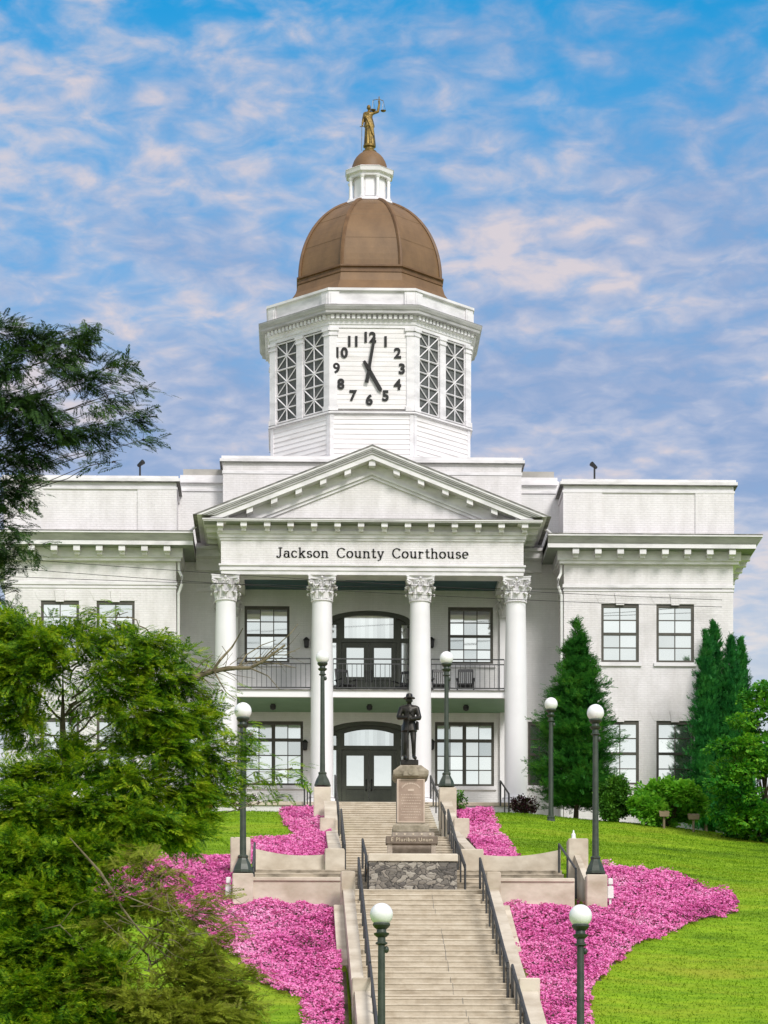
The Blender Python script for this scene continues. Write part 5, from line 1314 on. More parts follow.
def scatter(tmpls, P, D, U, S):
    """place templates: x axis along D, z axis near U"""
    D = D / np.linalg.norm(D, axis=1)[:, None]; B = np.cross(U, D); B /= np.linalg.norm(B, axis=1)[:, None] + 1e-9; N = np.cross(D, B)
    which = rng.integers(0, len(tmpls), len(P)); out = []
    for i, T in enumerate(tmpls):
        k = which == i
        if not k.any(): continue
        V = P[k][:, None, :] + S[k][:, None, None] * (T[None, :, 0:1] * D[k][:, None, :] + T[None, :, 1:2] * B[k][:, None, :] + T[None, :, 2:3] * N[k][:, None, :])
        out.append(V.reshape(-1, 3))
    return np.concatenate(out)
def sphere_pts(n, c, r, shell=.45):
    d = rng.normal(size=(n, 3)); d /= np.linalg.norm(d, axis=1)[:, None]; q = rng.uniform(0, 1, n) ** shell
    return np.array(c) + d * np.array(r) * q[:, None], d

HEM = [frond(11, .38, 50, .034) for _ in range(6)]
ARB = [frond(5, .42, 38, .07, .0, .0) for _ in range(3)]
SPR = [frond(6, .42, 50, .055, -.1, .1) for _ in range(3)]
def leafy(n, spread, lw, ll):
    L = []
    for i in range(n):
        b = np.array([random.uniform(0, .5), random.uniform(-.4, .4), random.uniform(-.2, .2)]) * spread; d = np.array([random.uniform(.2, 1), random.uniform(-1, 1), random.uniform(-.6, .3)]); d /= np.linalg.norm(d)
        L.append((b, b + d * ll, lw, (random.uniform(-.5, .5), random.uniform(-.5, .5), 1)))
    return quads_template(L)
LEAF = [leafy(7, 1, .16, .42) for _ in range(4)]
BOX = [leafy(9, .8, .10, .22) for _ in range(3)]

M['hemlock'] = leaf_mat('hemlock_needles', [(.008, .035, .005), (.04, .14, .007), (.17, .34, .009), (.38, .51, .012), (.58, .62, .06)], .5, clump=3.2)
M['hemlock_dark'] = leaf_mat('dark_hemlock_needles', [(.008, .022, .008), (.018, .05, .012), (.04, .10, .016), (.10, .18, .02)], .3, clump=3)
M['juniper'] = leaf_mat('olive_juniper_needles', [(.12, .09, .03), (.20, .20, .03), (.23, .30, .025), (.36, .42, .035), (.46, .47, .06)], .4, clump=3)
M['yew'] = leaf_mat('deep_green_needles', [(.012, .07, .012), (.03, .16, .024), (.07, .26, .03), (.17, .36, .04)], .4, clump=1.4)
M['arbor'] = leaf_mat('arborvitae_sprays', [(.008, .08, .020), (.02, .17, .036), (.05, .27, .05), (.11, .37, .055)], .4, clump=1.6)
M['maple'] = leaf_mat('maple_leaves', [(.01, .09, .012), (.035, .22, .018), (.13, .38, .018), (.27, .50, .02)], .35, clump=.8)
M['shrub'] = leaf_mat('bright_shrub_leaves', [(.04, .22, .014), (.11, .36, .018), (.21, .49, .028), (.31, .56, .06)], .45, clump=1.5)
M['boxwood'] = leaf_mat('boxwood_leaves', [(.02, .09, .010), (.06, .19, .013), (.13, .29, .018)], .25, clump=2)
M['burgundy'] = leaf_mat('burgundy_leaves', [(.03, .006, .012), (.09, .015, .035), (.05, .08, .02), (.16, .03, .07)], .2)
M['dead'] = leaf_mat('dry_twigs', [(.10, .07, .04), (.16, .12, .07), (.22, .18, .10)], .1)

def trunk_mb(mb, pts, r0, r1, n=10):
    k = len(pts); mb.tube(pts, [r0 + (r1 - r0) * (i / (k - 1)) ** .8 for i in range(k)], n)
def bend(a, b, sag, n=6, jit=.06):
    a, b = Vector(a), Vector(b); L = (b - a).length; out = []
    for i in range(n + 1):
        t = i / n; p = a.lerp(b, t); p.z += sag * L * math.sin(math.pi * t)
        if 0 < i < n: p += Vector((random.gauss(0, jit), random.gauss(0, jit), random.gauss(0, jit)))
        out.append(p)
    return out

def conifer_lobes(root, trunk_xy, lobes, mat, tmpl, size, dens, depth=.75, zmin=None, crown_name='crown', limb_mat='bark', droop=-.35, spread=1.0, shrink=.82):
    """lobes (px,py,rx_px,ry_px,Y,density) -> one crown mesh, plus a limb from the trunk to each lobe"""
    V = []; limbs = MB(); tx, ty = trunk_xy
    for (px, py, rx, ry, Y, dn) in lobes:
        s = F / Y; c = np.array(at(px, py, Y)); r = np.array([rx / s, depth * (rx + ry) / (2 * s) * spread, ry / s]); n = max(6, int(dens * dn * rx * ry / 1000))
        m_ = max(3, n // 9); C_, dc = sphere_pts(m_, c, r * shrink, .5); w_ = rng.integers(0, m_, n)     # boughs of several sprays
        P = C_[w_] + rng.normal(0, 1, (n, 3)) * np.array([.13, .13, .055]); d = dc[w_]; out = c[:2] - np.array([tx, ty]); out = out / (np.linalg.norm(out) + 1e-6)
        D = np.stack([out[0] * .9 + d[:, 0] * .9, out[1] * .5 + d[:, 1] * .9 - .15, droop + d[:, 2] * .45], 1) + (rng.normal(0, .35, (m_, 3)))[w_] + rng.normal(0, .2, (n, 3))
        U = np.array([0, -.25, 1.0]) + rng.normal(0, .35, (n, 3)); V.append(scatter(tmpl, P, D, U, size * rng.uniform(.65, 1.25, n)))
        zt = c[2] - abs(c[0] - tx) * .25 - .3; a = (tx + random.uniform(-.1, .1), ty + random.uniform(-.1, .1), zt)
        trunk_mb(limbs, bend(a, tuple(c + np.array([0, 0, .0])), .05, 8, .03), .012 + .008 * (rx / 30), .004, 6)
        for k in range(max(2, int(rx / 12))):                       # twigs inside the lobe
            dd = rng.normal(size=3); dd /= np.linalg.norm(dd); trunk_mb(limbs, bend(tuple(c), tuple(c + dd * r * .9), -.05, 4, .02), .011, .003, 4)
    np_mesh(crown_name, np.concatenate(V), 4, mat, root); limbs.build('limbs', M[limb_mat], root)

# ---------------------------------------------------------------- tall dark hemlock reaching in from the left edge
Yt = 50.0; tx = X_at(-70, Yt)
t1 = thing('hemlock_tree', 'tall dark hemlock whose boughs reach in from the left edge against the sky', 'tree', (tx, Yt, -.6))
tk = MB(); trunk_mb(tk, [(tx + .1 * math.sin(k), Yt, -2.2 + k * 2.2) for k in range(10)], .34, .07, 12); tk.build('trunk', M['bark'], t1, True)
L1 = [(-30, 345, 30, 22, Yt, 1), (5, 335, 26, 14, 49, 1), (8, 365, 24, 18, 48.6, 1), (38, 345, 26, 16, 49, 1), (62, 352, 20, 14, 48.5, 1), (90, 326, 12, 7, 48.8, .9), (76, 332, 16, 10, 49, .9), (85, 345, 16, 10, 48.5, .9), (66, 372, 22, 13, 48.2, 1), (92, 380, 18, 12, 48.4, 1), (112, 372, 14, 11, 49, .9), (124, 366, 9, 8, 48.6, .8), (108, 396, 14, 10, 48.6, .8), (136, 390, 11, 6, 49, .8), (147, 388, 6, 4, 49, .7), (98, 408, 10, 8, 48.2, .8),
      (-20, 410, 30, 22, 49.6, 1), (12, 400, 30, 18, 48.5, 1.1), (40, 405, 26, 15, 48.2, 1.1), (20, 432, 28, 18, 49, 1.1), (55, 430, 26, 14, 48.6, 1.1), (82, 428, 20, 11, 48.8, 1), (108, 430, 17, 10, 48.4, 1), (130, 420, 14, 9, 49, .9), (142, 440, 9, 8, 48.8, .9), (138, 415, 12, 6, 49.2, .8), (100, 446, 14, 8, 48.6, .8), (98, 464, 10, 6, 48.4, .7), (58, 448, 18, 8, 49, .7), (112, 462, 6, 4, 48.6, .5),
      (6, 460, 26, 20, 49, 1.1), (38, 455, 16, 14, 48.8, .9), (2, 492, 20, 20, 49.2, 1.1), (20, 488, 14, 14, 48.8, .7), (4, 520, 14, 16, 49, 1), (26, 508, 10, 6, 48.6, .6), (6, 548, 18, 14, 48.4, 1), (28, 545, 16, 7, 48.2, .8), (12, 568, 14, 10, 48.6, .7), (-6, 590, 12, 14, 49, .8), (16, 590, 6, 10, 48.8, .4)]
conifer_lobes(t1, (tx, Yt), L1, M['hemlock_dark'], HEM, .25, 420, zmin=None)

# ---------------------------------------------------------------- bushy bright hemlock filling the lower left
Y2 = 46.0; tx2 = X_at(66, Y2)
t2 = thing('hemlock_tree', 'bushy bright green hemlock filling the lower left in front of the left wing', 'tree', (tx2, Y2, -1.2))
tk = MB(); trunk_mb(tk, [(tx2 + .06 * math.sin(k * 1.3), Y2, -2 + k * 1.25) for k in range(10)], .2, .03, 10); tk.build('trunk', M['pale_bark'], t2, True)
L2 = [(8, 632, 34, 28, 45.6, 1.2), (40, 648, 30, 24, 45, 1), (70, 632, 24, 16, 45.4, .9), (100, 640, 22, 16, 45.2, .9), (120, 628, 14, 12, 45.6, .6), (150, 645, 24, 18, 45, 1), (178, 658, 16, 10, 45.3, .9), (132, 665, 30, 18, 44.8, 1.1), (165, 680, 26, 18, 45, 1.1), (190, 692, 14, 14, 45.2, .8),
      (10, 675, 34, 26, 45, 1.3), (12, 715, 34, 24, 45.4, 1.2), (45, 675, 22, 14, 45.2, .9), (95, 672, 22, 12, 45.4, .9), (120, 695, 30, 18, 44.8, 1.1), (150, 715, 32, 20, 44.6, 1.2), (185, 722, 22, 20, 45, 1), (208, 712, 12, 12, 45.2, .7), (130, 740, 28, 18, 45, 1.1), (170, 755, 30, 22, 44.6, 1.2), (205, 752, 16, 20, 45, .8), (215, 728, 10, 10, 45, .6),
      (68, 738, 10, 26, 45.6, .7), (30, 745, 22, 10, 45.6, .6), (20, 775, 34, 18, 45, 1), (60, 775, 30, 14, 45, 1), (100, 768, 28, 18, 44.8, 1), (140, 785, 34, 22, 44.4, 1.2), (185, 795, 26, 20, 44.8, 1), (30, 810, 44, 26, 44.4, 1.2), (85, 810, 40, 26, 44.2, 1.2), (135, 825, 38, 24, 44, 1.1), (178, 830, 30, 20, 44.4, .9), (205, 822, 16, 12, 44.8, .6), (85, 705, 26, 14, 46.4, .5), (60, 760, 30, 12, 46.2, .7), (100, 745, 22, 12, 46.3, .6), (215, 770, 14, 16, 45, .6), (225, 740, 12, 14, 45.1, .5), (205, 790, 18, 14, 45, .7),
      (20, 860, 42, 30, 43.8, 1.2), (70, 865, 40, 28, 43.6, 1.2), (40, 905, 46, 32, 43.4, 1.2), (95, 850, 28, 20, 43.8, .9), (15, 955, 40, 34, 43, 1.2), (60, 950, 40, 30, 43, 1.1), (30, 1000, 46, 32, 42.6, 1.2), (95, 975, 34, 28, 42.6, 1.1), (90, 1010, 36, 26, 42.4, 1.1), (115, 900, 24, 24, 43, .8), (60, 1040, 60, 30, 42.2, 1.1), (120, 1035, 40, 24, 42.2, 1), (-10, 900, 30, 40, 44, 1), (85, 905, 22, 24, 43.6, .8)]
conifer_lobes(t2, (tx2, Y2), L2, M['hemlock'], HEM, .255, 640, droop=-.25, limb_mat='pale_bark')
# sparse outer twigs round the lamp
L2b = [(228, 770, 18, 20, 45, .45), (245, 752, 16, 14, 45, .35), (262, 782, 20, 12, 45, .35), (225, 800, 16, 8, 45.2, .4), (280, 775, 14, 8, 44.8, .3), (292, 768, 8, 6, 45, .3), (238, 790, 18, 10, 45.2, .45), (250, 735, 12, 12, 45, .3), (222, 690, 8, 6, 45, .4), (268, 800, 14, 6, 45, .3), (118, 612, 12, 10, 45.3, .3), (90, 612, 12, 12, 45.3, .3), (165, 635, 10, 8, 45.2, .3)]
conifer_lobes(t2, (X_at(150, 45), 45.3), L2b, M['hemlock'], HEM, .23, 420, droop=-.3, crown_name='outer_twigs', limb_mat='pale_bark')
# bare broken bough pointing at the balcony
bb = MB(); Yb_ = 45.0
W = lambda px, py, y=Yb_: Vector(at(px, py, y))
trunk_mb(bb, [W(150, 690), W(176, 682), W(195, 677), W(214, 671), W(230, 668), W(250, 668), W(262, 662, 44.9), (W(285, 645, 44.9))], .058, .016, 8)
for pts, r in (([(213, 671), (220, 660), (232, 647), (238, 637), (243, 628)], .03), ([(205, 672), (190, 676), (203, 662), (213, 655)], .012), ([(238, 668), (246, 655), (262, 645), (276, 640)], .014), ([(250, 668), (268, 676), (280, 690)], .012), ([(258, 664), (272, 650), (290, 634), (298, 624)], .014), ([(214, 671), (220, 682), (226, 692), (236, 700)], .014), ([(262, 662), (280, 664), (296, 668)], .010), ([(225, 669), (228, 655), (222, 646)], .008), ([(270, 655), (285, 655), (300, 648)], .009), ([(195, 677), (206, 668), (208, 660)], .010)):
    trunk_mb(bb, [W(*p, Yb_ + random.uniform(-.15, .15)) for p in pts], r, .005, 5)
for i in range(34):
    t = random.random(); p = W(190, 678).lerp(W(278, 652), t); p.z += random.uniform(-.05, .05); L = random.uniform(.2, .55); a = random.uniform(-.9, 1.0)
    q1 = p + Vector((L * .5 * math.cos(a), random.uniform(-.1, .1), L * .5 * math.sin(a))); q2 = q1 + Vector((L * .5 * math.cos(a + random.uniform(-.5, .5)), random.uniform(-.1, .1), L * .5 * math.sin(a + random.uniform(-.5, .5))))
    trunk_mb(bb, [p, q1, q2], .007, .002, 4)
bb.build('bare_bough', M['pale_bark'], t2)

# ---------------------------------------------------------------- olive brown juniper low in the corner
Y3 = 43.0; tx3 = X_at(150, Y3)
zg3 = float(ground_z(np.array([tx3]), np.array([Y3]))[0])
t3 = thing('juniper_shrub', 'straggly olive brown juniper with bare pale twigs in the bottom left corner', 'shrub', (tx3, Y3, zg3))
tk = MB(); trunk_mb(tk, [(tx3, Y3, zg3 - .2), (tx3 - .05, Y3, 1.0), (tx3 + .1, Y3, 2.0), (tx3 + .05, Y3 + .1, 2.9)], .14, .03, 8); tk.build('trunk', M['bark'], t3, True)
L3 = [(110, 985, 30, 28, 42.5, .8), (140, 1005, 36, 22, 42.2, 1.1), (185, 985, 30, 24, 42.4, 1.1), (220, 1000, 26, 22, 42.4, 1), (175, 1015, 40, 20, 42, 1.2), (245, 1012, 18, 14, 42.3, .8), (200, 962, 26, 16, 42.6, 1), (215, 1020, 36, 16, 42, 1.1), (165, 955, 14, 14, 42.8, .4), (120, 930, 22, 20, 42.8, .7), (150, 900, 24, 16, 43, .8), (195, 915, 22, 14, 43, .7), (165, 925, 20, 14, 42.9, .6), (185, 940, 22, 14, 42.8, .7), (225, 925, 12, 10, 42.8, .4), (160, 875, 22, 12, 43.2, .6), (200, 895, 18, 8, 43.2, .35), (140, 862, 24, 16, 43.2, .7), (218, 945, 16, 12, 42.8, .7), (235, 978, 16, 14, 42.5, .8), (180, 1055, 60, 36, 41.8, 1)]
conifer_lobes(t3, (tx3, Y3), L3, M['juniper'], HEM, .23, 520, droop=-.1, limb_mat='pale_bark')
dt_ = MB(); Y4 = 42.6
for pts, r in (([(70, 838), (100, 872), (112, 890), (122, 908), (135, 925), (150, 942), (165, 955), (185, 965), (208, 972)], .026), ([(112, 890), (140, 902), (165, 912), (190, 908)], .016), ([(135, 925), (160, 930), (185, 938), (205, 950)], .016), ([(150, 942), (175, 945), (200, 960), (212, 985)], .014), ([(40, 930), (60, 925), (80, 945), (92, 968)], .014), ([(60, 925), (75, 905), (88, 900)], .010), ([(165, 955), (172, 975), (200, 1000), (225, 990)], .012), ([(185, 965), (195, 985), (190, 1005)], .012), ([(122, 908), (118, 930), (130, 950)], .010), ([(150, 942), (148, 960), (160, 985)], .01), ([(205, 950), (225, 958), (245, 975)], .01)):
    dt_.tube([W(p[0], p[1], Y4 + random.uniform(-.12, .12)) for p in pts], [r * (.25 if k == 0 else 1 - .85 * k / (len(pts) - 1)) for k in range(len(pts))], 6)
for i in range(60):
    p = W(random.uniform(95, 235), random.uniform(880, 1005), Y4 + random.uniform(-.4, .3)); L = random.uniform(.25, .7); a = random.uniform(-1.3, .5); pts = [p]
    for k in range(4):
        a += random.uniform(-.45, .45); pts.append(pts[-1] + Vector((L / 4 * math.cos(a), random.uniform(-.05, .05), L / 4 * math.sin(a))))
    trunk_mb(dt_, pts, .008, .002, 4)
dt_.build('bare_twigs', M['pale_bark'], t3)

# ---------------------------------------------------------------- bushy pointed evergreen by the portico
def gz(x, y): return float(ground_z(np.array([x]), np.array([y]))[0])
def cone_tree(label, name, cpx, Y, prof, mat, tmpl, size, n, group=None, trunk_r=.13, updir=.35, cat='tree', tiers=0):
    """prof: (py, half width px) from top to bottom"""
    x = X_at(cpx, Y); zg = gz(x, Y); t = thing(name, label, cat, (x, Y, zg), group); s = F / Y
    pys = np.array([p for p, _ in prof], float); hws = np.array([w for _, w in prof], float)
    wgt = np.interp(np.linspace(pys[0], pys[-1], 200), pys, hws) + 3; wgt = wgt / wgt.sum(); py = rng.choice(np.linspace(pys[0], pys[-1], 200), n, p=wgt) + rng.uniform(-2, 2, n)
    th = rng.uniform(0, 2 * math.pi, n); lump = 1 + .20 * np.sin(3 * th + py * .11) * np.sin(py * .23 + 1.7 * th) + .08 * np.sin(py * .55)
    hw = np.interp(py, pys, hws) / s * lump; q = rng.uniform(0, 1, n) ** .45; r = hw * q
    Z = Z_at(cpx, 0, Y) * 0 + (HY - py) * (x * SP + Y * CP) / F
    P = np.stack([x + r * np.cos(th), Y + r * np.sin(th), Z], 1); D = np.stack([np.cos(th), np.sin(th), np.full(n, updir)], 1) + rng.normal(0, .3, (n, 3)); U = np.array([0, 0, 1.0]) + rng.normal(0, .45, (n, 3))
    if tiers:
        bi = rng.choice(len(P), tiers); w_ = rng.integers(0, tiers, n); u = rng.uniform(.35, 1, n); cth, sth = np.cos(th[bi])[w_], np.sin(th[bi])[w_]; rr = (np.interp(py[bi], pys, hws) / s * lump[bi] * rng.uniform(.8, 1.08, tiers))[w_] * u
        P = np.stack([x + rr * cth, Y + rr * sth, Z[bi][w_] + .22 * (u - .7)], 1) + rng.normal(0, 1, (n, 3)) * np.array([.14, .14, .06]) * np.clip(rr * 1.6, .25, 1)[:, None]; D = np.stack([cth, sth, np.full(n, updir)], 1) + rng.normal(0, .4, (n, 3)); U = np.array([0, 0, 1.0]) + rng.normal(0, .3, (n, 3))
        ax = rng.random(n) < .25; hz = np.interp(py, pys, hws) / s; rx_ = hz * rng.uniform(.1, .75, n)      # inner sprays along the stem close the gaps
        P[ax] = np.stack([x + rx_ * np.cos(th), Y + rx_ * np.sin(th), Z], 1)[ax]; D[ax] = np.stack([np.cos(th), np.sin(th), np.full(n, updir + .5)], 1)[ax]
    np_mesh('crown', scatter(tmpl, P, D, U, size * rng.uniform(.6, 1.2, n)), 4, mat, t)
    mb = MB(); zt = float((HY - pys[0]) * (x * SP + Y * CP) / F); k = 7; trunk_mb(mb, [(x + random.gauss(0, .03), Y + random.gauss(0, .03), zg - .3 + (zt - zg + .2) * i / (k - 1)) for i in range(k)], trunk_r, .015, 8)
    for i in range(26):
        tt = random.uniform(.15, .9); p = zg + (zt - zg) * tt; pp = HY - p * s; w = float(np.interp(pp, pys, hws)) / s * .75; a = random.uniform(0, 6.28); mb.tube([(x, Y, p - .1), (x + w * math.cos(a), Y + w * math.sin(a), p + .15)], [.025, .006], 5)
    mb.build('trunk', M['bark'], t, True); return t
cone_tree('bushy pointed evergreen in front of the right wing, next to the portico', 'evergreen_tree', 577, 114.5, [(622, .5), (640, 6), (662, 14), (680, 22), (700, 29), (720, 36), (742, 39), (765, 41), (790, 40), (806, 34)], M['yew'], SPR, .28, 24000, tiers=520)
# ---------------------------------------------------------------- four arborvitae
for cpx, Y, prof, lab in ((706.5, 112.6, [(634, .5), (650, 4), (680, 10), (720, 14), (770, 16), (825, 15)], 'slim left arborvitae column, tight against the right wing window'),
                          (714, 114.6, [(623, .5), (640, 5), (680, 10), (720, 13), (830, 14)], 'tallest arborvitae column, standing behind the others of its clump'),
                          (731, 112.8, [(638, .5), (655, 6), (690, 12), (740, 16), (830, 18)], 'full arborvitae column in the middle of the clump'),
                          (741, 113.8, [(641, .5), (660, 5), (700, 10), (760, 13), (830, 14)], 'rightmost arborvitae column, half behind the broadleaf tree')):
    cone_tree(lab, 'arborvitae', cpx, Y + 5.8, prof, M['arbor'], ARB, .20, 17000, 'clump of arborvitae columns', .09, 1.3, tiers=650)
# ---------------------------------------------------------------- broadleaf tree at the right edge
def leafy_tree(label, name, base, lobes, mat, tmpl, size, dens, cat, flat=.45, group=None, trunk=True):
    x, Y = base; zg = gz(x, Y); TH = 2.0 if trunk and cat == 'tree' else .3; t = thing(name, label, cat, (x, Y, zg), group); V = []; mb = MB()
    for (px, py, rx, ry, Yl) in lobes:
        s = F / Yl; c = np.array(at(px, py, Yl)); r = np.array([rx / s, .8 * rx / s, ry / s]); n = max(5, int(dens * rx * ry / 1000)); P, d = sphere_pts(n, c, r, .42)
        D = d + rng.normal(0, .35, (n, 3)) + np.array([0, 0, .05]); U = np.array([0, -.2, 1.0]) + rng.normal(0, flat, (n, 3)); V.append(scatter(tmpl, P, D, U, size * rng.uniform(.65, 1.25, n)))
        trunk_mb(mb, bend((x, Y, zg + .3 * max(.3, c[2] - zg) - .1), tuple(c), .06, 5, .03), .03, .006, 6)
    np_mesh('crown', np.concatenate(V), 4, mat, t)
    trunk_mb(mb, [(x, Y, zg - .3), (x + .05, Y, zg + .4 * TH), (x, Y, zg + TH)], .16, .08, 9); mb.build('trunk' if trunk else 'stems', M['bark'], t); return t
lobes = []
for i in range(34):
    px = random.uniform(722, 800); e = max(0, (770 - px) / 55); top = 690 + 70 * e ** 2.2; py = random.uniform(top, 828); lobes.append((px, py, random.uniform(12, 22), random.uniform(5, 9), 109.5 + random.uniform(-1.5, 1.5)))
lobes += [(755, 700, 16, 7, 109), (770, 690, 16, 8, 109.5), (742, 722, 16, 6, 108.6), (728, 745, 14, 6, 108.6), (752, 745, 18, 7, 108.2), (724, 775, 14, 7, 108.5), (745, 770, 18, 7, 108), (722, 808, 14, 10, 109), (740, 815, 22, 14, 109), (768, 815, 24, 14, 109), (765, 760, 22, 8, 108.2), (750, 830, 20, 9, 109.8), (775, 832, 22, 10, 109.6), (760, 836, 24, 7, 110.4), (735, 830, 16, 9, 110.2), (790, 836, 22, 10, 109.8)]
leafy_tree('bright layered broadleaf tree at the right edge of the lawn', 'broadleaf_tree', (X_at(765, 109.6), 109.6), lobes, M['maple'], LEAF, .30, 800, 'tree', .3)
# ---------------------------------------------------------------- shrubs
lobes = []
for i in range(44): a = random.uniform(0, 6.28); q = math.sqrt(random.random()); lobes.append((668 + 30 * q * math.cos(a), 803 + 17 * q * math.sin(a), random.uniform(7, 11), random.uniform(6, 9), 111.6 + .7 * math.sin(a * 2)))
leafy_tree('round bright lime green shrub below the right wing windows', 'leafy_shrub', (X_at(669, 111.8), 111.8), lobes, M['shrub'], LEAF, .34, 1000, 'shrub', .4, None, False)
lobes = []
for i in range(36): a = random.uniform(0, 6.28); q = math.sqrt(random.random()); lobes.append((613 + 14 * q * math.cos(a), 799 + 17 * q * math.sin(a), random.uniform(6, 8), random.uniform(6, 8), 112.2 + .5 * math.sin(a * 2)))
leafy_tree('rounded dark boxwood bush between the evergreen and the bright shrub', 'boxwood_bush', (X_at(613, 112.3), 112.3), lobes, M['boxwood'], BOX, .40, 800, 'shrub', .5, None, False)
leafy_tree('small burgundy leaved shrub at the foot of the right end column', 'burgundy_shrub', (X_at(525, 117), 117), [(520, 804, 8, 6, 117), (528, 805, 8, 6, 117), (533, 806, 5, 4, 117), (514, 806, 5, 4, 117)], M['burgundy'], BOX, .32, 1500, 'shrub', .5, None, False)
leafy_tree('small leafy plant beside the right upper lamp pedestal', 'leafy_plant', (X_at(458, 112), 112), [(456, 797, 5, 7, 112), (459, 802, 6, 6, 112)], M['boxwood'], BOX, .3, 1500, 'plant', .5, None, False)
leafy_tree('reddish plants growing along the wall foot left of the portico', 'burgundy_shrub', (X_at(240, 117.2), 117.2), [(228, 799, 8, 5, 117.2), (240, 801, 9, 4, 117.2), (252, 800, 6, 4, 117.2), (190, 792, 9, 8, 117)], M['burgundy'], BOX, .3, 1000, 'shrub', .5, None, False)
leafy_tree('green plant sprouting from the terracotta pot', 'pot_plant', (X_at(206, 117), 117), [(206, 790, 8, 7, 117)], M['boxwood'], BOX, .3, 1300, 'plant', .5, None, False)
# ================================================================== sky, sun, camera
SUN_EL, SUN_AZ = R(40), R(154)                        # azimuth from +Y clockwise: behind the viewer, to the right
sd_ = Vector((math.sin(SUN_AZ) * math.cos(SUN_EL), math.cos(SUN_AZ) * math.cos(SUN_EL), math.sin(SUN_EL)))
w = bpy.data.worlds.new('World'); SC.world = w; w.use_nodes = True; nt = w.node_tree; bg = nt.nodes['Background']
sky = nt.nodes.new('ShaderNodeTexSky'); sky.sky_type = 'NISHITA'; sky.sun_disc = False; sky.sun_elevation = SUN_EL; sky.sun_rotation = SUN_AZ; sky.air_density = 1.0; sky.dust_density = .6; sky.ozone_density = 2.2
hs = nd(nt, 'ShaderNodeHueSaturation', Saturation=1.5, Value=1.4, Hue=.485); nt.links.new(sky.outputs[0], hs.inputs['Color'])
tc = nt.nodes.new('ShaderNodeTexCoord'); sx_ = nt.nodes.new('ShaderNodeSeparateXYZ'); nt.links.new(tc.outputs['Generated'], sx_.inputs[0])
def mth(op, a, b=None, clamp=False):
    n = nt.nodes.new('ShaderNodeMath'); n.operation = op; n.use_clamp = clamp
    for s, v in ((n.inputs[0], a), (n.inputs[1], b)):
        if v is None: continue
        if isinstance(v, (int, float)): s.default_value = v
        else: nt.links.new(v, s)
    return n.outputs[0]
zz_ = mth('ADD', mth('MAXIMUM', sx_.outputs[2], 0.0), .06)
cv = nt.nodes.new('ShaderNodeCombineXYZ'); nt.links.new(mth('DIVIDE', sx_.outputs[0], zz_), cv.inputs[0]); nt.links.new(mth('DIVIDE', sx_.outputs[1], zz_), cv.inputs[1])
def mapn(scale, loc=(0, 0, 0), rot=0):
    m = nt.nodes.new('ShaderNodeMapping'); m.inputs['Scale'].default_value = scale; m.inputs['Location'].default_value = loc; m.inputs['Rotation'].default_value = (0, 0, rot); nt.links.new(cv.outputs[0], m.inputs[0]); return m.outputs[0]
def wn(vec, scale, detail, rough, dist=0):
    n = nd(nt, 'ShaderNodeTexNoise', Scale=scale, Detail=detail, Roughness=rough, Distortion=dist); nt.links.new(vec, n.inputs['Vector']); return n.outputs['Fac']
big = wn(mapn((1, .7, 1), (3.1, 1.7, 0)), 2.4, 5, .6); cell = wn(mapn((1, .80, 1), (.4, 2.2, 0), .25), 22, 6, .54, .35); fine = wn(mapn((1, .6, 1), (5, 1, 0)), 42, 4, .6)
dens = mth('ADD', mth('ADD', mth('MULTIPLY', big, .95), mth('MULTIPLY', cell, .66)), mth('MULTIPLY', fine, .20))
# thinner overhead, closing in towards the horizon and behind the viewer
elv = mth('SUBTRACT', .345, sx_.outputs[2]); dens = mth('ADD', dens, mth('MULTIPLY', mth('MAXIMUM', mth('MINIMUM', elv, .09), -.3), 3.0))
back = mth('MULTIPLY', mth('SUBTRACT', 0, sx_.outputs[1]), .55); dens = mth('ADD', dens, mth('MAXIMUM', back, 0))
mask = nt.nodes.new('ShaderNodeMapRange'); mask.interpolation_type = 'SMOOTHSTEP'; mask.inputs[1].default_value = .66; mask.inputs[2].default_value = 1.14; nt.links.new(dens, mask.inputs[0])
tone = mth('ADD', mth('MULTIPLY', cell, .44), mth('MULTIPLY', wn(mapn((1, .85, 1), (7, 3, 0), .2), 3.4, 5, .55, .3), .56))
ccol = ramp(nt, tone, [(.39, (2.3, 3.1, 4.9)), (.46, (2.9, 3.5, 5.1)), (.525, (3.8, 4.15, 5.4)), (.61, (5.9, 5.2, 5.35))])
warm = mixc(nt, mth('MULTIPLY', mth('MAXIMUM', mth('SUBTRACT', .245, sx_.outputs[2]), 0), 8, True), ccol, (6.6, 6.5, 6.0))
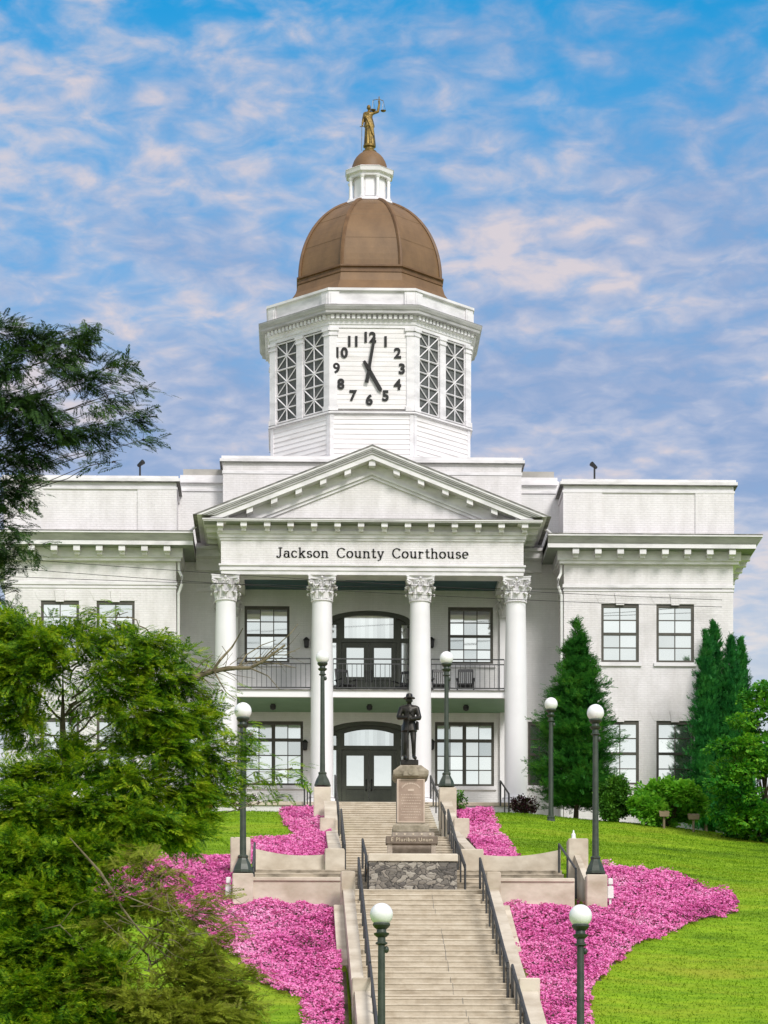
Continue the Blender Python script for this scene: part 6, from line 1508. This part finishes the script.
bcol = ramp(nt, wn(mapn((.8, .8, 1), (2, 9, 0)), 1.5, 6, .6), [(.33, (4.8, 5.0, 5.0)), (.46, (8.0, 8.0, 7.7)), (.6, (10.0, 9.9, 9.5))])
backlit = mixc(nt, mth('MULTIPLY', mth('MAXIMUM', mth('SUBTRACT', 0, sx_.outputs[1]), 0), 1.6, True), warm, bcol)
over = mth('MULTIPLY', mth('SUBTRACT', sx_.outputs[2], .46), 4.0, True)                # unseen overhead cloud deck, added as soft warm fill light
backlit = mixc(nt, over, backlit, (7.2, 6.6, 6.5))
veil = mth('MULTIPLY', mth('MULTIPLY', mth('SUBTRACT', .385, sx_.outputs[2]), 9.0, True), .62)   # thin high veil below the clear top
mskv = mth('ADD', mth('MULTIPLY', mask.outputs[0], .92), mth('MULTIPLY', mth('SUBTRACT', 1.0, mask.outputs[0]), veil))
mk = mth('MAXIMUM', mskv, mth('MULTIPLY', over, .95))
mx = mixc(nt, mk, hs.outputs[0], backlit)
nt.links.new(mx, bg.inputs['Color']); bg.inputs['Strength'].default_value = .10

sl_ = bpy.data.lights.new('sun', 'SUN'); sl_.energy = 2.3; sl_.angle = R(17); sl_.color = (1, .955, .91)
so_ = link('sun', sl_); so_.rotation_euler = sd_.to_track_quat('Z', 'Y').to_euler(); so_.location = (20, -30, 60)

cam = bpy.data.cameras.new('camera'); cam.sensor_fit = 'HORIZONTAL'; cam.sensor_width = 36; cam.lens = F / 768 * 36; cam.shift_x = 0; cam.shift_y = (HY - 512) / 768; cam.clip_start = .5; cam.clip_end = 2000
co_ = link('camera', cam); co_.location = (0, 0, 0); co_.rotation_euler = (R(90), 0, -PHI); SC.camera = co_

SC.render.engine = 'CYCLES'; SC.render.resolution_x = 768; SC.render.resolution_y = 1024
SC.cycles.max_bounces = 8; SC.cycles.diffuse_bounces = 4; SC.cycles.glossy_bounces = 3; SC.cycles.transmission_bounces = 5; SC.cycles.use_denoising = True
SC.view_settings.view_transform = 'Standard'; SC.view_settings.look = 'None'; SC.view_settings.exposure = .34; SC.view_settings.gamma = 1; SC.view_settings.use_curve_mapping = False
